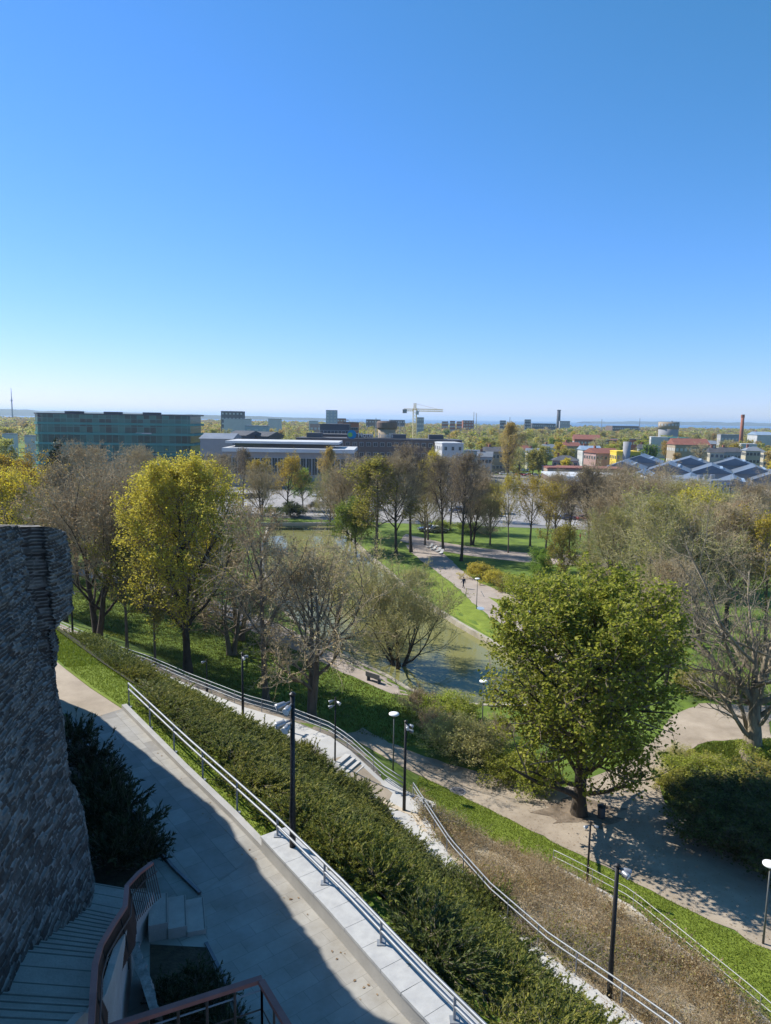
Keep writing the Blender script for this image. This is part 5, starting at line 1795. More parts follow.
# brown hotel
x, w, h = span(296, 462, 300, 440)
t = building('long dark brown station hotel with rows of dark windows', 'hotel', x, 300, w, 18, h, 'brown', 'flat', 'darkroof', 0, 4, 24, name='hotel', ww=1.5, wh=1.5, sides=False)
for q_ in (.1, .35, .62, .85):
    MB().box((-w / 2 + w * q_, 9, h + 1.4), (w * .09, 7, 2.0)).build('roof_plant', M['darkgrey'], t)
# rooftop lettering and logo
tx = bpy.data.curves.new('lettering', 'FONT')
tx.body = 'Hotel Shnelli'
tx.size = 2.9
tx.extrude = .15
tx.align_x = 'LEFT'
to = bpy.data.objects.new('tmp_text', tx)
col.objects.link(to)
bpy.context.view_layer.update()
tme = bpy.data.meshes.new_from_object(to.evaluated_get(bpy.context.evaluated_depsgraph_get()))
bpy.data.objects.remove(to)
tme.name = 'lettering'
tme.materials.clear()
tme.materials.append(M['white'])
sx = at_y(357.5, 437, 300).x - x
sg_ = thing('roof_sign', 'white rooftop hotel lettering beside a teal and green round logo', 'sign', (x + sx, 300.6, h + .5))
lo_ = link('lettering', tme, sg_, (0, 0, .5))
lo_.rotation_euler = (R(90), 0, 0)
MB().tube([(-2.4, .1, 1.6), (-2.4, -.2, 1.6)], 1.9, 20).build('logo', wall_m('teal_logo', (0.0, 0.20, 0.42)), sg_)
MB().tube([(-3.1, -.22, 1.5), (-3.1, -.36, 1.5)], 1.0, 16).build('logo_dot', wall_m('green_logo', (0.16, 0.42, 0.10)), sg_)
MB().box((5, .3, .25), (19, .15, .3)).build('sign_frame', M['darkgrey'], sg_)
# stepped office above the terminal
for i, (a, b_, yy, Yd, wm2, lb) in enumerate([(320, 349, 425, 340, 'darkgrey', 'dark glazed rooftop storey behind the station terminal'), (320, 372, 435.5, 322, 'brown', 'brown terraced office block with rust coloured floor edges'), (343, 358, 423, 420, 'brick', 'red brick block rising behind the brown terraced office')]):
    x, w, h = span(a, b_, Yd, yy)
    building(lb, 'office', x, Yd, w, 16, h, wm2, 'flat', 'darkroof', 0, 3, 8, name='office_block', sides=False)
# white block at the hotel end
x, w, h = span(442, 464, 285, 444)
building('white three-storey block with small dark windows at the hotel end', 'house', x, 285, w, 14, h, 'white', 'flat', 'palero', R(8), 4, 3, name='white_block', ww=1.0, wh=1.4)
# water tower, brown with dark cap
p = at_y(387, 421, 430)
t = thing('water_tower', 'squat round tan water tower with wider dark cap', 'tower', (p.x, 430, 0))
MB().tube([(0, 0, 0), (0, 0, p.z - 5)], 5.2, 24).build('shaft', M['tan'], t, True)
MB().tube([(0, 0, p.z - 5), (0, 0, p.z - 4), (0, 0, p.z - 1), (0, 0, p.z)], [5.2, 6.2, 6.2, 5.4], 24).build('cap', M['brown'], t)
# silo tower
p = at_y(669, 422, 620)
t = thing('silo_tower', 'round grey concrete silo tower above the treetops', 'tower', (p.x, 620, 0))
MB().tube([(0, 0, 0), (0, 0, p.z)], 8.2, 24).build('shaft', M['grey'], t, True)
MB().tube([(0, 0, p.z - 6), (0, 0, p.z)], [8.6, 8.6], 24).build('ring', M['tan'], t, True)
for k in range(8):
    a = R(190 + k * 20)
    link('window', pane_mesh(1.4, 1.6)[0], t, (8.6 * math.cos(a), 8.6 * math.sin(a), p.z - 2.4), a + R(90))
# chimneys
for (px, yt, Yd, r, m_, lb) in [(743, 415, 560, 1.15, 'brick', 'tall slim red brick factory chimney standing alone'), (559, 410, 1500, 3.4, 'darkgrey', 'far dark power station chimney on the horizon'), (672, 421, 1900, 1.8, 'grey', 'tiny far chimney behind the silo tower')]:
    p = at_y(px, yt, Yd)
    t = thing('factory_chimney', lb, 'chimney', (p.x, Yd, 0))
    MB().tube([(0, 0, 0), (0, 0, p.z * .5), (0, 0, p.z)], [r * 1.5, r * 1.2, r], 14).build('shaft', M[m_], t, True)
    MB().tube([(0, 0, p.z - 2), (0, 0, p.z + .3)], r * 1.18, 14).build('rim', M[m_], t)
# tower crane
p = at_y(415, 405, 420)
t = thing('tower_crane', 'pale yellow tower crane with horizontal jib on the skyline', 'crane', (p.x, 420, 0), R(4))
M['crane'] = mat('crane_yellow', (0.62, 0.50, 0.26), (0.70, 0.58, 0.33), 1, .5)


def lattice(a, b_, s, n, m_):
    a, b_ = np.array(a, float), np.array(b_, float)
    d = (b_ - a) / np.linalg.norm(b_ - a)
    ref = np.array([0, 1.0, 0])
    u = np.cross(d, ref)
    u /= np.linalg.norm(u)
    v = np.cross(d, u)
    c = [(u + v) * s / 2, (u - v) * s / 2, (-u - v) * s / 2, (-u + v) * s / 2]
    for k in c:
        m_.tube([a + k, b_ + k], .16, 4, cap=False)
    for i in range(n):
        p0, p1 = a + (b_ - a) * i / n, a + (b_ - a) * (i + 1) / n
        for k in range(4):
            m_.tube([p0 + c[k], p1 + c[(k + 1) % 4]], .09, 4, cap=False)
    return m_


jz = at_y(415, 410, 420).z
lattice((0, 0, 0), (0, 0, jz + 1), 2.0, 18, MB()).build('mast', M['crane'], t)
lattice((0, 0, jz), (0, 0, p.z + 1), 1.2, 5, MB()).build('tower_top', M['crane'], t)
lattice((1, 0, jz), (16.5, 0, jz), 1.3, 14, MB()).build('jib', M['crane'], t)
lattice((-1, 0, jz), (-6.5, 0, jz), 1.2, 5, MB()).build('counter_jib', M['crane'], t)
MB().box((-6, 0, jz - .8), (2.4, 1.6, 2.2)).build('counterweight', M['grey'], t)
MB().box((1.3, -1.2, jz - 1.6), (1.6, 1.5, 2.2)).build('cab', M['white'], t)
MB().tube([(0, 0, p.z + .8), (14, 0, jz + .6)], .07, 4).build('tie_bar', M['crane'], t)
# radio mast
p = at_y(11, 388, 2000)
t = thing('radio_mast', 'thin far radio mast rising above the horizon hills', 'mast', (p.x, 2000, 0))
MB().tube([(0, 0, 0), (0, 0, p.z * .6), (0, 0, p.z)], [2.6, 1.5, .5], 6).build('shaft', M['grey'], t)
MB().tube([(0, 0, p.z * .6), (0, 0, p.z * .6 + 5)], 2.6, 8).build('platform', M['grey'], t)

# market hall: three rows of gabled roofs
hall = [(598, 470, 268), (640, 470, 268), (690, 474, 262), (735, 476, 262), (622, 459, 300), (668, 461, 300), (712, 463, 300), (756, 464, 300), (640, 453, 330), (690, 455, 330), (735, 456, 330), (775, 470, 285)]
hall_words = ['nearest the flat roofed shop', 'with its gable towards the bare trees', 'above the corrugated blue facade', 'above the orange awnings', 'behind the first gable', 'in the middle of the hall', 'stepping down to the corrugated facade', 'at the middle of the frame edge', 'farthest back beside the yellow house', 'farthest back in the middle', 'farthest back beside the old houses', 'cut by the frame above the bronze tree']
for i, (px, yy, Yd) in enumerate(hall):
    x, w, h = span(px - 22, px + 22, Yd, yy + 2.5)
    t = building('grey gabled market hall roof ' + hall_words[i], 'market hall', x, Yd, w * .9, 26, h - 3.4, 'grey', 'gable', 'hallroof', R(-24), 0, 0, 3.4, name='market_hall', group='gabled roofs of the market hall', ridge='y')
    MB().box((w * .2, 13, h - 1.4), (1.6, 20, .25)).build('skylight', M['blueroof'], t)
# corrugated facade box
x, w, h = span(707, 736, 222, 482)
t = building('pale blue corrugated facade box under the market roofs', 'building', x, 222, w, 20, h, 'paleblue', 'flat', 'greyroof', R(24), 0, 0, name='corrugated_hall')
for j in range(14):
    MB().box((-w / 2 + (j + .5) * w / 14, -.12, h * .48), (w / 42, .16, h * .8)).build('fin', M['glass'] if j % 2 else M['blueroof'], t)
for q_ in (.2, .5, .8):
    MB().tube([(-w / 2 + w * q_, 6, h + .3), (-w / 2 + w * q_, 6, h + 1.8)], .8, 10).build('vent', M['silver'], t)
# awnings
for i, (px, py) in enumerate([(738, 500), (746, 495), (757, 497)]):
    p = at_y(px, py, 205 + i * 6)
    t = thing('market_awning', ['orange market awning nearest the corrugated facade', 'orange market awning in the middle of three', 'orange market awning farthest along'][i], 'awning', (p.x, p.y, 0), R(10), 'orange awnings')
    MB().add([(-3, -2, 2.4), (3, -2, 2.4), (3, 2, 3.1), (-3, 2, 3.1), (-3, -2, 2.32), (3, -2, 2.32), (3, 2, 3.02), (-3, 2, 3.02)], [[0, 1, 2, 3], [7, 6, 5, 4], [0, 4, 5, 1], [1, 5, 6, 2], [2, 6, 7, 3], [3, 7, 4, 0]]).build('canopy', mat('orange_canvas', (0.62, 0.17, 0.05), (0.7, 0.22, 0.08), 1, .8), t)
    for a, c in ((-2.8, -1.8), (2.8, -1.8), (2.8, 1.8), (-2.8, 1.8)):
        MB().tube([(a, c, 0), (a, c, 2.35 + (c + 2) * .17)], .05, 6).build('pole', M['silver'], t)
# long flat shop with dark red fascia
x, w, h = span(552, 652, 232, 476)
t = building('long flat pale roofed shop with dark red fascia at square', 'shop', x, 232, w, 22, h * .9, 'brown', 'flat', 'palero', R(-4), 1, 12, name='flat_shop', ww=2.2, wh=2.4)
MB().box((2, -.6, h * .9 - .5), (w * .98, .5, .9)).build('canopy', M['palero'], t)
x, w, h = span(548, 626, 262, 469.5)
building('low shop wing with dark red roof edge behind the flat shop', 'shop', x, 262, w, 14, h, 'tan', 'flat', 'redroof', R(-4), 1, 10, name='shop_wing')
# green roofed tram shelter at the square
x, w, h = span(467, 505, 195, 487)
t = thing('tram_shelter', 'glazed tram shelter with mossy green flat roof on the square', 'shelter', (x, 196, 0))
MB().box((0, 2, 3.4), (w, 4, .3)).build('roof', M['grass'], t)
MB().box((0, 3.6, 1.7), (w - .6, .08, 2.8)).build('glass_panel', M['glass'], t)
for j in range(6):
    MB().tube([(-w / 2 + .5 + j * (w - 1) / 5, 1, 0), (-w / 2 + .5 + j * (w - 1) / 5, 1, 3.25)], .09, 8).build('post', M['darkgrey'], t)
# orange sign boards
for i, (px, py, Yd) in enumerate([(473, 493, 190), (347, 488, 205)]):
    p = at_y(px, py, Yd)
    t = thing('orange_sign', ['orange panel sign on a pole before the tram shelter', 'orange banner on a pole at the car park'][i], 'sign', (p.x, p.y, 0))
    MB().tube([(0, 0, 0), (0, 0, p.z + 1)], .08, 8).build('pole', M['darkgrey'], t)
    MB().box((.9 if i == 0 else .45, 0, p.z), (1.7, .12, 1.0) if i == 0 else (.8, .1, 2.6)).build('panel', mat('orange_panel', (0.75, 0.20, 0.04), (0.8, 0.25, 0.06), 1, .6), t)

# individual houses of the old suburb: px0, px1, distance, eaves y, wall, roof type, roof, floors, cols, label
HS = [
    (553, 578, 330, 457, 'pink', 'hip', 'darkroof', 2, 5, 'pink plastered villa with dark hipped roof'),
    (528, 548, 380, 449, 'cream', 'gable', 'greyroof', 2, 4, 'cream house with grey gable behind the bronze poplar'),
    (583, 602, 400, 446, 'white', 'gable', 'blueroof', 2, 5, 'white house with pale blue roof behind pink villa'),
    (566, 582, 430, 442, 'tan', 'gable', 'redroof', 2, 4, 'tan house with small red gable roof'),
    (595, 622, 360, 449, 'pink', 'gable', 'redroof', 2, 6, 'pink-red row house with brick red roof'),
    (617, 641, 345, 447, 'yellow', 'flat', 'yellowroof', 2, 5, 'bright yellow house with yellow roof and grey turret'),
    (676, 710, 420, 440, 'tan', 'gable', 'redroof', 2, 8, 'broad house with long orange-red tiled roof among trees'),
    (711, 724, 350, 447, 'cream', 'gable', 'darkroof', 3, 3, 'cream gable-fronted house beside dark roofs'),
    (724, 742, 370, 447, 'grey', 'gable', 'darkroof', 2, 5, 'grey house with black roof and pale skylights'),
    (742, 757, 450, 437, 'white', 'flat', 'palero', 4, 5, 'white square block below the brick chimney'),
    (747, 764, 380, 446, 'cream', 'hip', 'greyroof', 3, 5, 'cream house with grey hipped roof under the chimney'),
    (765, 778, 360, 448, 'cream', 'flat', 'greyroof', 3, 4, 'cream flat-topped house cut by the frame'),
    (652, 668, 520, 430, 'white', 'flat', 'palero', 3, 5, 'white block next to the silo tower'),
    (664, 690, 560, 431, 'grey', 'flat', 'greenroof', 2, 7, 'low grey hall with green copper roof by the silo'),
    (478, 492, 320, 452, 'white', 'gable', 'greyroof', 2, 4, 'white house with grey roof beside the bronze poplar'),
    (488, 512, 350, 447, 'tan', 'gable', 'darkroof', 2, 6, 'tan house with dark roof mostly behind bronze poplar'),
    (464, 482, 360, 447, 'paleblue', 'flat', 'greyroof', 2, 5, 'pale blue-grey depot next to the white block'),
    (515, 530, 420, 446, 'pink', 'gable', 'redroof', 2, 4, 'small pink house with red roof beyond poplar'),
    (640, 655, 400, 444, 'grey', 'gable', 'darkroof', 2, 4, 'dark gabled house behind the yellow house'),
    (700, 716, 480, 437, 'brick', 'gable', 'greyroof', 3, 4, 'brick house with grey roof among yellow trees'),
    (545, 560, 470, 442, 'white', 'gable', 'greyroof', 2, 4, 'white house with a grey roof among yellow-green crowns'),
    (600, 618, 520, 434, 'brick', 'flat', 'darkroof', 3, 6, 'low dark red factory block beyond the yellow trees'),
    (618, 645, 540, 433, 'brick', 'flat', 'darkroof', 2, 9, 'long dark red factory block beyond the yellow trees'),
    (575, 600, 560, 433, 'brick', 'gable', 'redroof', 2, 8, 'red roofed factory range left of the long factory block'.replace(' left of', ' before')),
    (722, 742, 620, 428, 'grey', 'flat', 'greyroof', 2, 6, 'grey low depot on the flat land behind chimney'),
    (757, 775, 640, 428, 'white', 'gable', 'blueroof', 2, 6, 'white depot with pale blue roof by the frame edge'),
]
for (a, b_, Yd, yy, wl_, rf, rm, fl_, cl, lb) in HS:
    x, w, h = span(a, b_, Yd, yy)
    big = Yd < 400
    yy += 3 if Yd > 430 else 0
    x, w, h = span(a, b_, Yd, yy)
    t = building(lb, 'house', x, Yd, w, min(14, w * .9), max(h * .82, 4), wl_, rf, rm, R(rnd.uniform(-14, 14)), fl_, cl, max(2.2, w * .18), 1 if rf != 'flat' else 0, deep=big, sides=True)
    if 'turret' in lb:
        tu = MB().tube([(0, 0, 0), (0, 0, h + 2.5)], 1.8, 14).build('turret', M['grey'], t, True)
        tu.location = (-1, 0, 0)
# far blocks on the skyline
FAR = [(221, 243, 900, 411.5, 'darkgrey', 5, 'dark far apartment slab on the left hill foot'.replace('left ', '')), (224, 250, 700, 417, 'white', 4, 'white far apartment slab before the dark slab'), (245, 268, 480, 424, 'paleblue', 3, 'pale blue office pavilion with glass band'),
       (268, 280, 800, 417, 'white', 4, 'small white far block over the trees'), (309, 318, 900, 419, 'white', 3, 'tiny white far block beside the tower block'), (310, 321, 700, 422, 'pink', 2, 'pink far shed under the tower block'),
       (326, 337, 900, 410.5, 'paleblue', 9, 'grey-blue far tower block standing highest on skyline'), (337, 346, 1000, 416.5, 'brick', 4, 'brown far block touching the tower block'), (366, 380, 1200, 417.5, 'brown', 3, 'low brown far block on the skyline'),
       (390, 405, 1300, 418, 'darkgrey', 3, 'low dark far block behind the water tower'), (417, 424, 900, 415.5, 'grey', 5, 'grey far block just behind the crane mast'), (442, 448, 1100, 419.5, 'brick', 4, 'red brick far block, first of the brick row'),
       (450, 455, 1100, 419, 'brick', 4, 'red brick far block, second of the brick row'), (457, 462, 1100, 419.5, 'brick', 4, 'red brick far block, third of the brick row'), (463, 474, 1150, 418.5, 'brick', 5, 'red brick far block, broadest of the brick row'),
       (500, 506, 1300, 418.5, 'darkgrey', 4, 'dark far block over the poplar top'), (525, 531, 1300, 417.5, 'darkgrey', 5, 'dark slim factory block on the skyline'), (532, 556, 1400, 421.5, 'darkgrey', 2, 'long dark factory roof under the far chimney'),
       (560, 570, 1400, 419, 'grey', 3, 'pale grey factory block beside the far chimney'), (612, 640, 1300, 424, 'brown', 2, 'long brown far shed on the flat horizon'), (2, 14, 420, 432, 'palero', 2, 'low white shed between golden trees and glass office'),
       (24, 36, 360, 434, 'white', 3, 'white low wing at the rounded office corner')]
for (a, b_, Yd, yy, wl_, fl_, lb) in FAR:
    x, w, h = span(a, b_, Yd, yy + (0 if yy < 412 else 2.2))
    building(lb, 'block', x, Yd, w, w * .6, max(h, 5), wl_ if wl_ in M else 'white', 'flat', 'greyroof', R(rnd.uniform(-8, 8)), fl_, max(3, int(w / 4)), name='far_block', ww=2.0, wh=1.8, deep=False, sides=False)
for i, (px, yt, Yd) in enumerate([(474, 412, 1300), (476.5, 413, 1310), (602, 419, 1200), (640, 418, 1300), (510, 417, 900), (320, 424, 420), (376, 418, 500), (400, 420, 460)]):
    p = at_y(px, yt, Yd)
    t = thing('thin_mast', ['thin far mast over the brick row', 'second thin far mast over the brick row', 'thin far mast above the factory trees', 'thin far mast near the silo tower', 'thin mast above the poplar', 'steel mast on the terraced office', 'thin mast between terraced office and water tower', 'thin mast just behind the water tower'][i], 'mast', (p.x, Yd, 0))
    MB().tube([(0, 0, 0), (0, 0, p.z)], [Yd * .0006 + .1, Yd * .0003 + .05], 6).build('pole', M['grey'], t)

# ------------------------------------------------------------------ trees of the town
def far_tree_mesh(seed, h, cw, leaves, lsize, base=.22, bare=False, shape=1.0):
    rg = np.random.default_rng(seed)
    tr, cr = MB(), MB()
    p, r = grow(np.array([[0, 0, -.2]]), np.array([[0, 0, 1.0]]), np.array([h * .8]), np.array([.3]), np.array([.06]), 7, .05, .03, rg)
    tr.add(*tube_geo(p, r, 6))
    S, D, t, rr, pa = spawn(p, r, 16, base, .98, .75, .2, rg)
    p1, r1 = grow(S, D, cw * (.5 + .6 * np.sin(np.clip((t - base) / (1 - base) * .8 + .2, 0, 1) * 3.1)) * rg.uniform(.7, 1.1, len(S)), np.full(len(S), .10), np.full(len(S), .04), 5, .12, .1, rg)
    tr.add(*tube_geo(p1, r1, 4))
    S, D, t, rr, pa = spawn(p1, r1, 7, .2, 1, .8, .3, rg)
    p2, r2 = grow(S, D, rg.uniform(.6, 1.6, len(S)) * cw * .22, np.full(len(S), .045), np.full(len(S), .02), 4, .2, .06, rg)
    cr.add(*tube_geo(p2, r2, 3))
    S, D, t, rr, pa = spawn(p2, r2, 6, .2, 1, .7, .3, rg)
    p3, r3 = grow(S, D, rg.uniform(.5, 1.2, len(S)) * cw * .16, np.full(len(S), .025), np.full(len(S), .012), 3, .2, .05, rg)
    cr.add(*tube_geo(p3, r3, 3))
    C = p3.reshape(-1, 3)[rg.integers(0, len(p3) * 3, leaves)] + rg.normal(0, .25, (leaves, 3))
    cr.add(*leaf_quads(C, lsize, rg, .3, 1.2), 1)
    return tr, cr


FK = {}
for k, (sd, h, cw, n_, ls, tw, lf) in {
    'ylgreen': (61, 13, 4.6, 2600, .42, 'twig_olive', 'leaf_ylgreen'), 'ylgreen2': (62, 15, 4.4, 2200, .42, 'twig_olive', 'leaf_ylgreen'), 'gold': (63, 12, 4.4, 2600, .42, 'twig_olive', 'leaf_gold'),
    'yellow': (68, 13, 4.8, 2600, .42, 'twig_olive', 'leaf_yellow'), 'green': (64, 12, 4.4, 2800, .42, 'twig_dark', 'leaf_mid'), 'bronze': (65, 14, 4.4, 1800, .36, 'twig_brown', 'leaf_bronze'), 'bare': (66, 14, 5.0, 900, .26, 'twig_brown', 'leaf_bud'), 'bare2': (67, 16, 4.6, 1000, .26, 'twig_olive', 'leaf_olive')}.items():
    tr, cr = far_tree_mesh(sd, h, cw, n_, ls)
    FK[k] = (tr.mesh('trunk', M['bark'], True), cr.mesh('crown', [M[tw], M[lf]]), h)
FL = {'ylgreen': 'yellow-green spring tree among the far rooftops', 'ylgreen2': 'tall yellow-green spring tree among the far rooftops', 'gold': 'golden budding tree among the far rooftops', 'yellow': 'yellow blossoming tree among the far rooftops', 'green': 'fresh green tree among the far rooftops',
      'bronze': 'bronze budding tree among the far rooftops', 'bare': 'bare brown tree among the far rooftops', 'bare2': 'olive hazy tree among the far rooftops'}
rt_ = random.Random(21)
n_far = 0
tries = 0
spots = []
while n_far < 296 and tries < 20000:
    tries += 1
    Y = 310 + 800 * rt_.random() ** 1.9
    px = rt_.uniform(-15, 786) if rt_.random() < .5 else rt_.uniform(480, 786)
    if Y < 420 and (px < 470):
        if rt_.random() < .6:
            continue
    x = (px - 385.5) / FPX * Y
    if any(abs(x - fx) < fw / 2 + 5 and -7 < y_ < fd + 6 for (fx, fy, fr, fw, fd) in FOOTS for y_ in (Y - fy + fd / 2,)):
        continue
    # keep the view to the facades clear
    if any(abs(x / Y - fx / (fy - fd / 2)) < (fw / 2 + 1.0) / (fy - fd / 2) and 0 < (fy - fd / 2) - Y < 40 for (fx, fy, fr, fw, fd) in FOOTS if fr):
        if rt_.random() < .9:
            continue
    if any((x - a) ** 2 + (Y - b_) ** 2 < 49 for a, b_ in spots):
        continue
    spots.append((x, Y))
    k = rt_.choices(list(FL), [3.5, 3, 3, 3, 1.2, 3.5, 3.6, 3.2])[0]
    tr, cr, h = FK[k]
    s = rt_.uniform(.75, 1.2)
    wd = rt_.uniform(1.0, 1.45)
    o = thing('town_tree', FL[k], 'tree', (x, Y, 0), rt_.uniform(0, 6.28), 'trees among the far rooftops: ' + FL[k].split(' tree')[0])
    o.scale = (s * wd, s * wd, s)
    link('trunk', tr, o)
    link('crown', cr, o)
    n_far += 1
# the far wood that reads as one mass, out to the shore
rg = np.random.default_rng(5)
parts = MB()
cen = []
while len(cen) < 3200:
    Y = 1000 + 1320 * rg.uniform() ** .9
    x = rg.uniform(-.62, .62) * Y
    cen.append((x, Y))
while len(cen) < 4300:
    Y = 520 + 500 * rg.uniform()
    x = rg.uniform(-.60, .62) * Y
    if not any(abs(x - fx) < fw / 2 + 8 and abs(Y - fy) < fd / 2 + 9 for (fx, fy, fr, fw, fd) in FOOTS):
        cen.append((x, Y))
cen = np.array(cen)
nl = 46
C = np.repeat(cen, nl, axis=0)
hh_ = np.repeat(rg.uniform(7, 13.5, len(cen)), nl)
ph, ct = rg.uniform(0, 6.28, len(C)), rg.uniform(-.6, 1, len(C))
rr2 = rg.uniform(.75, 1.05, len(C)) * np.sqrt(np.maximum(0, 1 - ct * ct))
wdt = np.where(C[:, 1] < 1000, 4.6, 6.5)
P3 = np.stack([C[:, 0] + np.cos(ph) * rr2 * wdt, C[:, 1] + np.sin(ph) * rr2 * wdt, hh_ * .55 + ct * hh_ * .45], -1)
lv, lq = leaf_quads(P3, np.where(C[:, 1] < 1000, 1.7, 3.0), rg, .5, 1.2)
kind = np.repeat(rg.integers(0, 4, len(cen)), nl)
parts.n = 0
parts.v.append(lv)
for k in range(4):
    parts.f.append((lq[kind == k], k))
parts.n = len(lv)
tag(parts.build('far_woods', [M['leaf_ylgreen'], M['leaf_olive'], M['leaf_bronze'], M['leaf_bud']]), 'far wooded suburbs merging into one mass before the sea', 'woods', kind='stuff')

# ------------------------------------------------------------------ cars
CARC = [('white', (0.75, 0.75, 0.74)), ('silver', (0.45, 0.46, 0.48)), ('dark grey', (0.07, 0.075, 0.08)), ('blue', (0.04, 0.10, 0.26)), ('red', (0.38, 0.03, 0.03)), ('black', (0.02, 0.02, 0.022))]
CARM = {}
for n_, c in CARC:
    m_, nt, b = new_mat(n_.replace(' ', '_') + '_car_paint')
    b.inputs['Base Color'].default_value = (*c, 1)
    b.inputs['Roughness'].default_value = .3
    b.inputs['Coat Weight'].default_value = .6
    CARM[n_] = m_
M['rubber'] = mat('tyre_rubber', (0.015, 0.015, 0.015), (0.03, 0.03, 0.03), 5, .8)


def extr(prof, w, taper=1.0):
    n = len(prof)
    v = [(x, -w / 2 * (taper if z > .8 else 1), z) for x, z in prof] + [(x, w / 2 * (taper if z > .8 else 1), z) for x, z in prof]
    m_ = MB().add(v, [[i, (i + 1) % n, n + (i + 1) % n, n + i] for i in range(n)])
    m_.f.append((np.array([list(range(n))[::-1]]), 0))
    m_.f.append((np.array([list(range(n, 2 * n))]), 0))
    return m_


body_me = extr([(-2.15, .35), (-2.2, .7), (-2.1, .92), (-1.35, .98), (.85, .98), (1.95, .80), (2.15, .65), (2.15, .32)], 1.76).mesh('body', CARM['white'])
cab_me = extr([(-1.75, .96), (-1.25, 1.42), (.05, 1.45), (.95, .96)], 1.56, .86).mesh('glasshouse', M['glass'])
roof_me = extr([(-1.3, 1.425), (-1.15, 1.47), (-.05, 1.50), (.1, 1.455)], 1.36).mesh('roof_panel', CARM['white'])
whl_me = MB().tube([(0, -.1, 0), (0, .1, 0)], .32, 14).mesh('wheel', M['rubber'])
rim_me = MB().tube([(0, -.106, 0), (0, .106, 0)], .19, 10).mesh('rim', M['silver'])
lt_me = MB().box((0, 0, 0), (.08, .34, .14)).mesh('headlight', M['lampwhite'])


def car(x, y, rz, colr, label):
    t = thing('parked_car', label, 'car', (x, y, hz(x, y) + .06), rz, 'cars parked around the station square')
    for nm, me_, in (('body', body_me), ('glasshouse', cab_me), ('roof_panel', roof_me)):
        o = link(nm, me_, t)
        if nm != 'glasshouse':
            o.material_slots[0].link = 'OBJECT'
            o.material_slots[0].material = CARM[colr]
    for a in (-1.35, 1.35):
        for c in (-.8, .8):
            w_ = link('wheel', whl_me, t, (a, c, .32))
            link('rim', rim_me, w_)
    for c in (-.62, .62):
        link('headlight', lt_me, t, (2.13, c, .66))
    return t


cars = []
rc = random.Random(3)
for (px0, py0, px1, py1, n_, rz, place) in [(316, 497, 352, 491, 9, .9, 'in the car park by the golden tree'), (322, 503, 352, 499, 6, .9, 'in the front row of the car park'), (478, 468, 530, 472, 11, 1.2, 'on the street behind the tram shelter'), (484, 474, 548, 477, 8, .1, 'on the street before the flat shop'),
                                          (424, 531, 442, 533, 3, .2, 'under trees at the pond path head'), (545, 518, 640, 524, 6, .1, 'before the flat shop'), (232, 500, 262, 497, 5, .4, 'beyond the bare trees at the pond end'), (452, 512, 500, 517, 5, .0, 'on the pale station square')]:
    for i in range(n_):
        t_ = (i + .5) / n_
        p = P(px0 + (px1 - px0) * t_, py0 + (py1 - py0) * t_, 0)
        cn = rc.choice(CARC)[0]
        car(p.x, p.y, rz + rc.uniform(-.06, .06) + (math.pi if rc.random() < .5 else 0), cn, cn + ' car parked ' + place)

# ------------------------------------------------------------------ people
M['skin'] = mat('skin', (0.45, 0.28, 0.20), (0.5, 0.32, 0.24), 3, .6)
M['hair'] = mat('dark_hair', (0.03, 0.02, 0.015), (0.05, 0.035, 0.025), 6, .7)


